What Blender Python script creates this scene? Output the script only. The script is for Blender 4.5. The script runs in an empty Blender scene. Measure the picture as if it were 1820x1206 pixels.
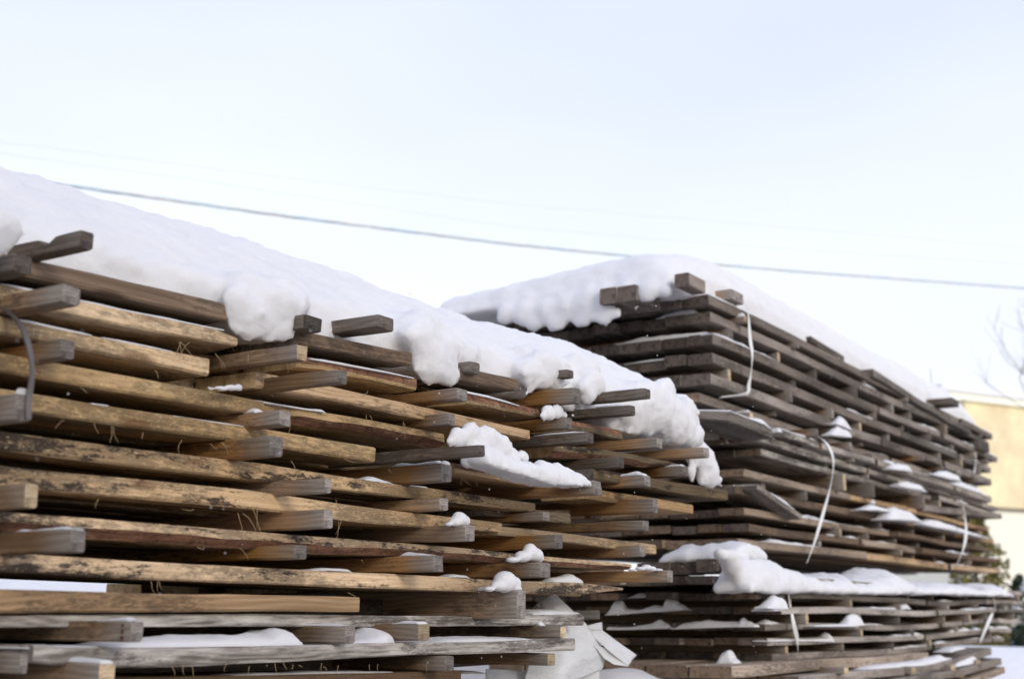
import bpy, bmesh, math, random
from mathutils import Vector, noise, Matrix
R = math.radians
random.seed(11)
scn = bpy.context.scene
COL = scn.collection

# ------------------------------------------------------------------ camera
# World: X runs along the stacks (away to the right), Y goes into the stacks, Z is up.
EYE = 1.6
F = 2300.0; FW, FH = 1820.0, 1206.0
PITCH = math.atan(482 / F); HEAD = R(32.4)
cd = bpy.data.cameras.new("camera"); cam = bpy.data.objects.new("camera", cd); COL.objects.link(cam)
cd.sensor_width = 36.0; cd.lens = 36.0 * F / FW
cd.clip_start = 0.05; cd.clip_end = 2000
cam.location = (0, 0, EYE)
cam.rotation_euler = (R(90) + PITCH, 0, HEAD - R(90))
cd.dof.use_dof = True; cd.dof.focus_distance = 2.75; cd.dof.aperture_fstop = 3.9
scn.camera = cam

# ------------------------------------------------------------------ light
SUN_EL, SUN_AZ = 20, -112      # direction the sun stands in, degrees (azimuth from +X, counter-clockwise)
w = bpy.data.worlds.new("World"); scn.world = w; w.use_nodes = True
nt = w.node_tree; nt.nodes.clear()
def N(nt, t, **kw):
    n = nt.nodes.new(t)
    for k, v in kw.items(): setattr(n, k, v)
    return n
sky = N(nt, 'ShaderNodeTexSky', sky_type='NISHITA', sun_disc=False)
sky.sun_elevation = R(SUN_EL); sky.sun_rotation = R(90 - SUN_AZ); sky.air_density = 1.0; sky.dust_density = 2.0
b1 = N(nt, 'ShaderNodeBackground'); b1.inputs[1].default_value = 0.10
nt.links.new(sky.outputs[0], b1.inputs[0])
tc = N(nt, 'ShaderNodeTexCoord'); sep = N(nt, 'ShaderNodeSeparateXYZ')
nt.links.new(tc.outputs['Generated'], sep.inputs[0])
mp = N(nt, 'ShaderNodeMapping'); mp.inputs['Scale'].default_value = (1, 1, 2.5)
nt.links.new(tc.outputs['Generated'], mp.inputs[0])
cn = N(nt, 'ShaderNodeTexNoise'); cn.inputs['Scale'].default_value = 2.2; cn.inputs['Detail'].default_value = 3
nt.links.new(mp.outputs[0], cn.inputs['Vector'])
ma = N(nt, 'ShaderNodeMath', operation='MULTIPLY_ADD'); ma.inputs[1].default_value = 0.30
nt.links.new(cn.outputs[0], ma.inputs[0]); nt.links.new(sep.outputs['Z'], ma.inputs[2])
cr = N(nt, 'ShaderNodeValToRGB')
cr.color_ramp.elements[0].position = 0.15; cr.color_ramp.elements[0].color = (0.98, 0.985, 1.0, 1)
cr.color_ramp.elements[1].position = 0.68; cr.color_ramp.elements[1].color = (0.66, 0.73, 0.97, 1)
e = cr.color_ramp.elements.new(0.36); e.color = (0.90, 0.93, 1.0, 1)
nt.links.new(ma.outputs[0], cr.inputs[0])
b2 = N(nt, 'ShaderNodeBackground'); b2.inputs[1].default_value = 1.0
nt.links.new(cr.outputs[0], b2.inputs[0])
mx = N(nt, 'ShaderNodeMixShader'); mx.inputs[0].default_value = 0.86
nt.links.new(b1.outputs[0], mx.inputs[1]); nt.links.new(b2.outputs[0], mx.inputs[2])
wo = N(nt, 'ShaderNodeOutputWorld'); nt.links.new(mx.outputs[0], wo.inputs[0])
sl = bpy.data.lights.new("sun", 'SUN'); sl.energy = 1.15; sl.angle = R(16); sl.color = (1.0, 0.93, 0.83)
so = bpy.data.objects.new("sun", sl); COL.objects.link(so)
sd = Vector((math.cos(R(SUN_AZ)) * math.cos(R(SUN_EL)), math.sin(R(SUN_AZ)) * math.cos(R(SUN_EL)), math.sin(R(SUN_EL))))
so.rotation_euler = sd.to_track_quat('Z', 'Y').to_euler(); so.location = (0, -5, 12)
vs = scn.view_settings; vs.view_transform = 'Standard'; vs.look = 'None'; vs.gamma = 1; vs.exposure = 0.30
vs.use_curve_mapping = False
scn.render.engine = 'CYCLES'
scn.cycles.use_denoising = True; scn.cycles.max_bounces = 8; scn.cycles.diffuse_bounces = 4

# ------------------------------------------------------------------ surveying: sight lines of the photograph cut with real planes
C0 = Vector((0, 0, EYE))
fh = Vector((math.cos(HEAD), math.sin(HEAD), 0)); rt = Vector((math.sin(HEAD), -math.cos(HEAD), 0))
fw = fh * math.cos(PITCH) + Vector((0, 0, math.sin(PITCH)))
up = Vector((0, 0, math.cos(PITCH))) - fh * math.sin(PITCH)
def ray(px, py): return fw * F + rt * (px - FW / 2) - up * (py - FH / 2)
def onY(px, py, Y): d = ray(px, py); return C0 + d * (Y / d.y)
def onX(px, py, X): d = ray(px, py); return C0 + d * (X / d.x)
def far(px, py, dist):
    d = ray(px, py); h = math.hypot(d.x, d.y); return C0 + d * (dist / h)
def ppm(p): return F / (p - C0).dot(fw)          # pixels per metre at p
def U(a, b): return random.uniform(a, b)
def nz(x, y=0.0, z=0.0): return noise.noise(Vector((x, y, z)))

# ------------------------------------------------------------------ materials
def new_mat(name):
    m = bpy.data.materials.new(name); m.use_nodes = True
    t = m.node_tree; b = t.nodes['Principled BSDF']
    return m, t, b
def noise_node(t, vec, scale, detail=4, rough=0.55, map_scale=None, dist=0.0):
    if map_scale:
        mpn = N(t, 'ShaderNodeMapping'); mpn.inputs['Scale'].default_value = map_scale
        t.links.new(vec, mpn.inputs[0]); vec = mpn.outputs[0]
    n = N(t, 'ShaderNodeTexNoise'); n.inputs['Scale'].default_value = scale
    n.inputs['Detail'].default_value = detail; n.inputs['Roughness'].default_value = rough
    n.inputs['Distortion'].default_value = dist
    t.links.new(vec, n.inputs['Vector']); return n.outputs[0]
def ramp(t, fac, stops):
    r = N(t, 'ShaderNodeValToRGB'); el = r.color_ramp.elements
    while len(el) < len(stops): el.new(0.5)
    for e_, (p, c) in zip(el, stops):
        e_.position = p; e_.color = c if len(c) == 4 else (*c, 1)
    t.links.new(fac, r.inputs[0]); return r.outputs[0]
def mixc(t, fac, a, b, mode='MIX'):
    m = N(t, 'ShaderNodeMix', data_type='RGBA', blend_type=mode)
    for sock, v in ((m.inputs[0], fac), (m.inputs[6], a), (m.inputs[7], b)):
        if isinstance(v, (int, float)): sock.default_value = v
        elif isinstance(v, tuple): sock.default_value = (*v, 1) if len(v) == 3 else v
        else: t.links.new(v, sock)
    return m.outputs[2]
def math_(t, op, a, b=None, c=None, clamp=False):
    m = N(t, 'ShaderNodeMath', operation=op); m.use_clamp = clamp
    for i, v in enumerate((a, b, c)):
        if v is None: continue
        if isinstance(v, (int, float)): m.inputs[i].default_value = v
        else: t.links.new(v, m.inputs[i])
    return m.outputs[0]
def bumpn(t, b, h, strength, dist=0.004):
    bn = N(t, 'ShaderNodeBump'); bn.inputs['Strength'].default_value = strength; bn.inputs['Distance'].default_value = dist
    t.links.new(h, bn.inputs['Height']); t.links.new(bn.outputs[0], b.inputs['Normal'])

MATS = {}
def wood(name, c1, c2, mould=0.3, mouldc=(0.035, 0.028, 0.022), grain=1.0, axis='X', tip=None, patch=0.0, speck=0.0, rings=0.35, grey=None, bump=0.5, vary=0.34):
    """sawn or weathered wood; grain runs along the local axis. tip = colour of the weathered outer end of a spacer"""
    m, t, b = new_mat(name)
    tcn = N(t, 'ShaderNodeTexCoord'); oi = N(t, 'ShaderNodeObjectInfo')
    off = N(t, 'ShaderNodeVectorMath', operation='SCALE')
    cmb = N(t, 'ShaderNodeCombineXYZ'); cmb.inputs[0].default_value = 37; cmb.inputs[1].default_value = 19; cmb.inputs[2].default_value = 53
    t.links.new(cmb.outputs[0], off.inputs[0]); t.links.new(oi.outputs['Random'], off.inputs['Scale'])
    ad = N(t, 'ShaderNodeVectorMath', operation='ADD')
    t.links.new(tcn.outputs['Object'], ad.inputs[0]); t.links.new(off.outputs[0], ad.inputs[1])
    V = ad.outputs[0]
    def ms(a, c): return (a, c, c) if axis == 'X' else (c, a, c)
    g1 = noise_node(t, V, 1.0, 5, 0.62, ms(5, 260), 0.25)
    # growth lines: bands bent by a slow wander
    warp = noise_node(t, V, 1.0, 2, 0.5, ms(2.0, 5))
    sp = N(t, 'ShaderNodeSeparateXYZ'); t.links.new(V, sp.inputs[0])
    cross = math_(t, 'ADD', sp.outputs['Z'], math_(t, 'MULTIPLY', sp.outputs['Y' if axis == 'X' else 'X'], 0.45))
    ph = math_(t, 'MULTIPLY_ADD', warp, 0.09, cross)
    band = math_(t, 'SINE', math_(t, 'MULTIPLY', ph, 620.0))
    band = math_(t, 'MULTIPLY_ADD', band, 0.5, 0.5)
    col = ramp(t, g1, [(0.28, c1), (0.72, c2)])
    dk = tuple(v * 0.55 for v in c1)
    col = mixc(t, math_(t, 'MULTIPLY', band, rings), col, dk)
    big = noise_node(t, V, 1.0, 3, 0.6, ms(2.2, 14))
    col = mixc(t, ramp(t, big, [(0.35, (0, 0, 0)), (0.75, (1, 1, 1))]), col, tuple(v * 0.6 for v in c1))
    if grey:
        gz = noise_node(t, V, 1.0, 5, 0.65, ms(6, 45))
        col = mixc(t, ramp(t, gz, [(0.42, (0, 0, 0)), (0.62, (1, 1, 1))]), col, grey)
    if mould > 0:
        m1 = noise_node(t, V, 1.0, 8, 0.78, ms(30, 110))
        m2 = noise_node(t, V, 1.0, 2, 0.5, ms(2.5, 12))
        s = math_(t, 'ADD', m1, math_(t, 'MULTIPLY', m2, 0.8))
        f = ramp(t, s, [(0.98 - 0.22 * mould, (0, 0, 0)), (1.10 - 0.2 * mould, (1, 1, 1))])
        col = mixc(t, math_(t, 'MULTIPLY', f, 0.55), col, mouldc)
    if patch > 0:      # black mould colonies in a belt
        m3 = noise_node(t, V, 1.0, 8, 0.8, ms(26, 90), 0.3)
        m4 = noise_node(t, V, 1.0, 2, 0.5, ms(3.5, 30))
        m3 = math_(t, 'MULTIPLY_ADD', m4, 0.9, math_(t, 'ADD', m3, -0.45))
        f = ramp(t, m3, [(0.66 - 0.10 * patch, (0, 0, 0)), (0.73 - 0.1 * patch, (1, 1, 1))])
        col = mixc(t, math_(t, 'MULTIPLY', f, 0.9), col, (0.022, 0.016, 0.014))
    if speck > 0:      # pale torn fibres of the band saw
        s1 = noise_node(t, V, 1.0, 3, 0.7, ms(150, 300))
        f = ramp(t, s1, [(0.58, (0, 0, 0)), (0.72, (1, 1, 1))])
        col = mixc(t, math_(t, 'MULTIPLY', f, speck), col, tuple(min(1, v * 1.5) for v in c2))
    vo = N(t, 'ShaderNodeTexVoronoi'); vo.inputs['Scale'].default_value = 1.0
    mk = N(t, 'ShaderNodeMapping'); mk.inputs['Scale'].default_value = ms(3.2, 11); t.links.new(V, mk.inputs[0]); t.links.new(mk.outputs[0], vo.inputs['Vector'])
    kd = math_(t, 'MULTIPLY_ADD', g1, 0.06, vo.outputs['Distance'])
    col = mixc(t, math_(t, 'MULTIPLY', ramp(t, kd, [(0.10, (1, 1, 1)), (0.17, (0, 0, 0))]), .7), col, (c1[0] * .32, c1[1] * .25, c1[2] * .22))
    if tip:
        s2 = N(t, 'ShaderNodeSeparateXYZ'); t.links.new(tcn.outputs['Object'], s2.inputs[0])
        wob = noise_node(t, V, 1.0, 3, 0.6, (30, 8, 30))
        d = math_(t, 'ADD', s2.outputs['Y'], math_(t, 'MULTIPLY_ADD', wob, 0.08, -0.04))
        f = ramp(t, math_(t, 'MULTIPLY', d, 5.0), [(0.06, (1, 1, 1)), (0.40, (0, 0, 0))])
        gcol = mixc(t, math_(t, 'MULTIPLY', band, 0.5), ramp(t, g1, [(0.3, tuple(v * 0.72 for v in tip)), (0.7, tip)]), tuple(v * 0.5 for v in tip))
        col = mixc(t, f, col, gcol)
    hsv = N(t, 'ShaderNodeHueSaturation')
    t.links.new(math_(t, 'MULTIPLY_ADD', oi.outputs['Random'], vary, 1.0 - vary / 2), hsv.inputs['Value'])
    t.links.new(math_(t, 'MULTIPLY_ADD', oi.outputs['Random'], -0.25, 1.1), hsv.inputs['Saturation'])
    t.links.new(col, hsv.inputs['Color'])
    t.links.new(hsv.outputs[0], b.inputs['Base Color'])
    b.inputs['Roughness'].default_value = 0.85; b.inputs['Specular IOR Level'].default_value = 0.2
    hgt = math_(t, 'ADD', g1, math_(t, 'MULTIPLY', band, -0.35))
    rough2 = noise_node(t, V, 160, 3, 0.7)
    hgt = math_(t, 'ADD', hgt, math_(t, 'MULTIPLY', rough2, 0.8))
    bumpn(t, b, hgt, bump, 0.003)
    MATS[name] = m; return m
def endgrain(name, c1, c2, axis='X'):
    m, t, b = new_mat(name)
    tcn = N(t, 'ShaderNodeTexCoord'); oi = N(t, 'ShaderNodeObjectInfo')
    mpn = N(t, 'ShaderNodeMapping'); t.links.new(tcn.outputs['Object'], mpn.inputs[0])
    mpn.inputs['Scale'].default_value = (0, 1, 1) if axis == 'X' else (1, 0, 1)
    mpn.inputs['Location'].default_value = (0, 0.03, 0.05)
    ln = N(t, 'ShaderNodeVectorMath', operation='LENGTH'); t.links.new(mpn.outputs[0], ln.inputs[0])
    nn = noise_node(t, tcn.outputs['Object'], 40, 4, 0.6)
    ph = math_(t, 'MULTIPLY_ADD', nn, 0.014, ln.outputs['Value'])
    band = math_(t, 'MULTIPLY_ADD', math_(t, 'SINE', math_(t, 'MULTIPLY', ph, 1500.0)), 0.5, 0.5)
    n2 = noise_node(t, tcn.outputs['Object'], 190, 5, 0.7)
    col = ramp(t, n2, [(0.3, c1), (0.7, c2)])
    col = mixc(t, math_(t, 'MULTIPLY', band, 0.22), col, tuple(v * 0.5 for v in c1))
    cv = noise_node(t, tcn.outputs['Object'], 55, 3, 0.5)
    col = mixc(t, ramp(t, cv, [(0.45, (0, 0, 0)), (0.7, (1, 1, 1))]), col, tuple(v * 0.62 for v in c1))
    hsv = N(t, 'ShaderNodeHueSaturation')
    t.links.new(math_(t, 'MULTIPLY_ADD', oi.outputs['Random'], 0.8, 0.62), hsv.inputs['Value'])
    t.links.new(col, hsv.inputs['Color']); t.links.new(hsv.outputs[0], b.inputs['Base Color'])
    b.inputs['Roughness'].default_value = 0.9; b.inputs['Specular IOR Level'].default_value = 0.15
    bumpn(t, b, math_(t, 'ADD', n2, math_(t, 'MULTIPLY', band, 0.5)), 0.6, 0.003)
    MATS[name] = m; return m
def bark(name, c1, c2, c3):
    m, t, b = new_mat(name)
    tcn = N(t, 'ShaderNodeTexCoord')
    v = tcn.outputs['Object']
    a = noise_node(t, v, 1.0, 6, 0.7, (12, 70, 70), 0.5)
    c = noise_node(t, v, 60, 5, 0.7)
    col = ramp(t, a, [(0.35, c1), (0.55, c2), (0.72, c3)])
    col = mixc(t, ramp(t, c, [(0.5, (0, 0, 0)), (0.7, (1, 1, 1))]), col, tuple(q * 0.4 for q in c1))
    t.links.new(col, b.inputs['Base Color']); b.inputs['Roughness'].default_value = 0.9
    bumpn(t, b, math_(t, 'ADD', a, c), 0.9, 0.006)
    MATS[name] = m; return m
wood('tan', (0.50, 0.335, 0.172), (0.75, 0.55, 0.33), mould=0.85, speck=0.5, rings=0.12)
wood('tan_mouldy', (0.54, 0.345, 0.168), (0.80, 0.56, 0.315), mould=0.9, patch=1.25, speck=0.4, rings=0.12)
wood('tan_clean', (0.51, 0.325, 0.165), (0.74, 0.515, 0.295), mould=0.25, rings=0.35)
wood('orange', (0.35, 0.225, 0.125), (0.52, 0.355, 0.215), mould=0.3, rings=0.45)
wood('brown', (0.155, 0.10, 0.062), (0.295, 0.20, 0.125), mould=0.3, rings=0.4, bump=0.8)
wood('mould_dark', (0.266, 0.189, 0.105), (0.448, 0.329, 0.182), mould=1.4, patch=0.8, rings=0.1, bump=0.8)
wood('grey', (0.161, 0.137, 0.112), (0.294, 0.257, 0.220), mould=0.25, rings=0.6, bump=0.9)
wood('grey_light', (0.21, 0.175, 0.145), (0.44, 0.39, 0.34), mould=0.2, rings=0.8, grey=(0.47, 0.43, 0.38), bump=1.0)
wood('greybrown', (0.22, 0.175, 0.142), (0.39, 0.335, 0.285), vary=.5, mould=0.4, rings=0.25, bump=0.7)
wood('greybrown_pale', (0.34, 0.285, 0.238), (0.60, 0.535, 0.465), vary=.5, mould=0.35, rings=0.25, bump=0.6)
wood('warm', (0.35, 0.26, 0.185), (0.54, 0.43, 0.325), vary=.5, mould=0.4, rings=0.25, bump=0.6)
wood('spacer', (0.35, 0.185, 0.075), (0.52, 0.30, 0.135), mould=0.2, axis='Y', tip=(0.33, 0.285, 0.24), rings=0.35)
wood('spacer_orange', (0.44, 0.235, 0.095), (0.598, 0.370, 0.169), mould=0.15, axis='Y', tip=(0.364, 0.280, 0.202), rings=0.35)
wood('spacer_dark', (0.140, 0.105, 0.077), (0.231, 0.182, 0.140), mould=0.2, axis='Y', tip=(0.217, 0.185, 0.155), rings=0.45)
wood('spacer_grey', (0.27, 0.17, 0.095), (0.40, 0.27, 0.165), mould=0.3, axis='Y', tip=(0.345, 0.298, 0.25), rings=0.5)
endgrain('end_grey', (0.213, 0.181, 0.156), (0.388, 0.344, 0.312))
endgrain('end_dark', (0.10, 0.078, 0.064), (0.19, 0.155, 0.13))
endgrain('end_brown', (0.19, 0.13, 0.09), (0.34, 0.25, 0.18))
endgrain('end_tan', (0.550, 0.375, 0.188), (0.775, 0.562, 0.325))
endgrain('end_spacer', (0.194, 0.166, 0.147), (0.375, 0.335, 0.306), 'Y')
endgrain('end_spacer_tan', (0.450, 0.338, 0.200), (0.625, 0.500, 0.338), 'Y')
endgrain('end_spacer_dark', (0.094, 0.077, 0.066), (0.175, 0.150, 0.131), 'Y')
bark('bark', (0.11, 0.052, 0.030), (0.25, 0.115, 0.06), (0.33, 0.20, 0.13))
bark('bark_orange', (0.15, 0.06, 0.025), (0.30, 0.13, 0.05), (0.36, 0.27, 0.20))

def snow_mat():
    m, t, b = new_mat('snow')
    tcn = N(t, 'ShaderNodeTexCoord'); v = tcn.outputs['Object']
    a = noise_node(t, v, 9, 4, 0.6); c = noise_node(t, v, 110, 8, 0.85)
    col = ramp(t, a, [(0.3, (0.79, 0.78, 0.785)), (0.7, (0.845, 0.835, 0.83))])
    t.links.new(col, b.inputs['Base Color'])
    b.inputs['Roughness'].default_value = 0.7; b.inputs['Specular IOR Level'].default_value = 0.25
    b.inputs['Subsurface Weight'].default_value = 0.35
    b.inputs['Subsurface Radius'].default_value = (0.9, 0.95, 1.0); b.inputs['Subsurface Scale'].default_value = 0.02
    bumpn(t, b, math_(t, 'ADD', c, math_(t, 'MULTIPLY', a, 1.2)), 0.75, 0.006)
    MATS['snow'] = m
snow_mat()
def plain(name, col, rough=0.6, metal=0.0, spec=0.5, var=0.15, scale=8, bump=0.0):
    m, t, b = new_mat(name)
    tcn = N(t, 'ShaderNodeTexCoord')
    n = noise_node(t, tcn.outputs['Object'], scale, 5, 0.6)
    c = ramp(t, n, [(0.3, tuple(v * (1 - var) for v in col)), (0.7, tuple(min(1, v * (1 + var)) for v in col))])
    t.links.new(c, b.inputs['Base Color'])
    b.inputs['Roughness'].default_value = rough; b.inputs['Metallic'].default_value = metal
    b.inputs['Specular IOR Level'].default_value = spec
    if bump: bumpn(t, b, n, bump, 0.01)
    MATS[name] = m; return m

# ------------------------------------------------------------------ object helpers
def link(name, me, parent=None, mats=()):
    o = bpy.data.objects.new(name, me); COL.objects.link(o)
    for mm in mats: me.materials.append(MATS[mm])
    if parent: o.parent = parent
    return o
def tag(o, label=None, cat=None, group=None, kind=None):
    if label: o['label'] = label
    if cat: o['category'] = cat
    if group: o['group'] = group
    if kind: o['kind'] = kind
    return o
def empty(name, loc, label, cat, group=None):
    o = bpy.data.objects.new(name, None); COL.objects.link(o); o.location = loc; o.empty_display_size = 0.1
    return tag(o, label, cat, group)
def smooth(me, ang=32):
    me.polygons.foreach_set('use_smooth', [True] * len(me.polygons)); me.set_sharp_from_angle(angle=R(ang)); me.update()
def from_py(name, verts, faces, mi=None, sm=32):
    me = bpy.data.meshes.new(name); me.from_pydata([tuple(v) for v in verts], [], faces)
    if mi: me.polygons.foreach_set('material_index', mi)
    me.update()
    if sm: smooth(me, sm)
    return me
def loft(rings, facemat=None, cap=1, sm=32, name='m'):
    n = len(rings[0]); vs_, fs, mi = [], [], []
    for r_ in rings: vs_ += [Vector(p) for p in r_]
    for i in range(len(rings) - 1):
        for j in range(n):
            k = (j + 1) % n
            fs.append((i * n + j, i * n + k, (i + 1) * n + k, (i + 1) * n + j)); mi.append(facemat[j] if facemat else 0)
    fs.append(tuple(range(n - 1, -1, -1))); mi.append(cap)
    b0 = (len(rings) - 1) * n
    fs.append(tuple(b0 + j for j in range(n))); mi.append(cap)
    me = from_py(name, vs_, fs, mi, None)
    bm = bmesh.new(); bm.from_mesh(me); bmesh.ops.recalc_face_normals(bm, faces=bm.faces); bm.to_mesh(me); bm.free()
    if sm: smooth(me, sm)
    return me
def setloc(o, p):
    """parents are unrotated empties: give the child its place relative to its parent"""
    o.location = Vector(p) - (o.parent.location if o.parent else Vector((0, 0, 0)))

# profile of a plank: list of (y, z) with front edge at y=0, top at z=0 (w wide, t thick), and the material slot per side
def profile(kind, w, t):
    c = min(0.0035, t * .12)
    if kind == 'sq':
        P = [(0, -c), (c, 0), (w - c, 0), (w, -c), (w, -t + c), (w - c, -t), (c, -t), (0, -t + c)]; M_ = [0] * 8
    elif kind == 'wane_low':      # bark on the lower, backward sloping edge
        P = [(0, -c), (c, 0), (w - c, 0), (w, -c), (w, -t + c), (w - c, -t), (0.7 * t, -t), (0, -0.52 * t)]; M_ = [0] * 6 + [2, 0]
    elif kind == 'wane_top':      # bark on the upper edge
        P = [(0, -0.50 * t), (0.45 * t, 0), (w - c, 0), (w, -c), (w, -t + c), (w - c, -t), (c, -t), (0, -t + c)]; M_ = [2] + [0] * 7
    elif kind == 'flat_top':      # red inner bark covering most of the edge
        P = [(0, -0.62 * t), (0.18 * t, 0), (w - c, 0), (w, -c), (w, -t + c), (w - c, -t), (0.5 * t, -t), (0.12 * t, -t + c)]; M_ = [2] + [0] * 7
    return P, M_
def make_plank(parent, pts, Yf, w, mats, kind='sq', step=0.07, wob=0.0035, endcut=0.0, name='plank', taper=None):
    """pts: list of (X, Ztop, thickness) world, front top edge; X ascending"""
    X0, X1 = pts[0][0], pts[-1][0]; n = max(3, int((X1 - X0) / step)); seed = U(0, 99)
    def at(X):
        for a, b in zip(pts, pts[1:]):
            if X <= b[0]: break
        u = 0 if b[0] == a[0] else (X - a[0]) / (b[0] - a[0])
        return a[1] + (b[1] - a[1]) * u, a[2] + (b[2] - a[2]) * u
    o0 = Vector(((X0 + X1) / 2, Yf, pts[0][1])); rings = []; M_ = None
    for i in range(n + 1):
        X = X0 + (X1 - X0) * i / n; z, t = at(X)
        P, M_ = profile(kind, w, t); ring = []
        for j, (y, zz) in enumerate(P):
            d = nz(X * 3.1 + seed, j * 1.7, 1) * wob + nz(X * 14 + seed, j * 2.3, 5) * wob * 0.35
            dz = nz(X * 2.3 + seed, 7.7, 3) * wob * 0.8 + nz(X * 11 + seed, j * 3.1, 9) * wob * 0.3
            if kind != 'sq' and j in (0, 7, 6): dz += nz(X * 7 + seed, 4, 2) * t * 0.28; d += abs(nz(X * 5 + seed, 9, 2)) * t * 0.3
            xx = X - o0.x
            if i == n: xx += endcut * (y - w / 2)
            if i == 0: xx += endcut * .4 * (y - w / 2)
            if taper and i > n - 4:
                q = (i - (n - 3)) / 3 * taper; zz = zz * (1 - q) - t * .25 * q
            ring.append((xx, y + d, z + zz + dz - o0.z))
        rings.append(ring)
    me = loft(rings, M_, 1, 32, name)
    o = link(name, me, parent, mats); setloc(o, o0); return o
def px_plank(parent, pts, Yf, w, mats, kind='sq', **kw):
    """pts: (x, ytop, ybottom) sight lines cut with the plane Y=Yf"""
    q = []
    for x, y0, y1 in pts:
        a = onY(x, y0, Yf); b = onY(x, y1, Yf); q.append((a.x, a.z, a.z - b.z))
    return make_plank(parent, q, Yf, w, mats, kind, **kw), q
def make_spacer(parent, XL, XR, zt, zb, Yt, length, mats, yaw=0.0, wob=0.002, name='spacer', notch=None, chip=0.0):
    w = XR - XL; t = zt - zb; c = min(0.003, w * .1, t * .1); seed = U(0, 99)
    P = [(-w / 2, -t / 2 + c), (-w / 2, t / 2 - c), (-w / 2 + c, t / 2), (w / 2 - c, t / 2), (w / 2, t / 2 - c), (w / 2, -t / 2 + c), (w / 2 - c, -t / 2), (-w / 2 + c, -t / 2)]
    n = 12; rings = []
    ys = [0, 0.004] + [0.004 + (length - 0.004) * (i / n) ** 1.5 for i in range(1, n + 1)]
    if notch: ys = sorted(ys + [notch - .02, notch - .012, notch - .004, notch + .004, notch + .012, notch + .02])
    for i, y in enumerate(ys):
        ring = []; s = 0.955 if i == 0 else 1.0
        for j, (x, z) in enumerate(P):
            dx = nz(y * 9 + seed, j * 1.9, 2) * wob; dz = nz(y * 9 + seed, j * 1.3, 8) * wob
            yy = y + (nz(j * 2.1, seed, 4) * chip if i < 2 else 0)
            if notch and j in (1, 2, 3, 4) and abs(y - notch) < .021: z_ = z - (0.021 - abs(y - notch)) * 0.62 * min(1, t / .03)
            else: z_ = z
            ring.append((x * s + dx + yaw * y, yy, z_ * s + dz))
        rings.append(ring)
    me = loft(rings, [0] * 8, 1, 32, name)
    o = link(name, me, parent, mats); setloc(o, ((XL + XR) / 2, Yt, (zt + zb) / 2))
    return o
SPM = {'n': ('spacer', 'end_spacer'), 'o': ('spacer_orange', 'end_spacer'), 'd': ('spacer_dark', 'end_spacer_dark'),
       'g': ('spacer_grey', 'end_spacer'), 't': ('spacer_orange', 'end_spacer_tan'), 'gt': ('spacer_grey', 'end_spacer_tan')}
SP = {}
def px_spacer(parent, key, xe0, xe1, y0, y1, prot, m='n', YF=1.6, length=1.2, **kw):
    """the end face of a spacer fills (xe0..xe1, y0..y1); it stands prot metres out of the stack's face"""
    Yt = YF - prot
    a = onY(xe0, y0, Yt); b = onY(xe0, y1, Yt); c = onY(xe1, y0, Yt)
    o = make_spacer(parent, a.x, c.x, (a.z + c.z) / 2, b.z + (c.z - a.z) / 2, Yt, length, SPM[m], **kw)
    SP[key] = (a.x, c.x, (a.z + c.z) / 2, Yt); return o

# snow ridge over a path of (base point, height), lateral direction and width
def ridge_geo(path, lat, width, front=0.0, K=9, sub=6, rough=0.12):
    P = []
    for i in range(len(path) - 1):
        for s in range(sub):
            u = s / sub; us = u * u * (3 - 2 * u)
            P.append((path[i][0].lerp(path[i + 1][0], u), path[i][1] * (1 - us) + path[i + 1][1] * us))
    P.append(path[-1]); rings = []
    seed = U(0, 99)
    for i, (p, h) in enumerate(P):
        ring = []; h = max(h, 0.0006)
        for k in range(K + 1):
            a = math.pi * k / K
            y = front + width * (1 - math.cos(a)) / 2; z = h * math.sin(a) ** 0.8
            q = p + lat * y + Vector((0, 0, z))
            n_ = nz(q.x * 28 + seed, q.y * 28, q.z * 28) * h * rough * 2
            q += Vector((0, 0, n_ * math.sin(a))) + lat * (n_ * 0.8 if k < K / 2 else 0)
            if k in (0, K): q.z -= 0.0012
            ring.append(q)
        rings.append(ring)
    return rings
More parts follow.
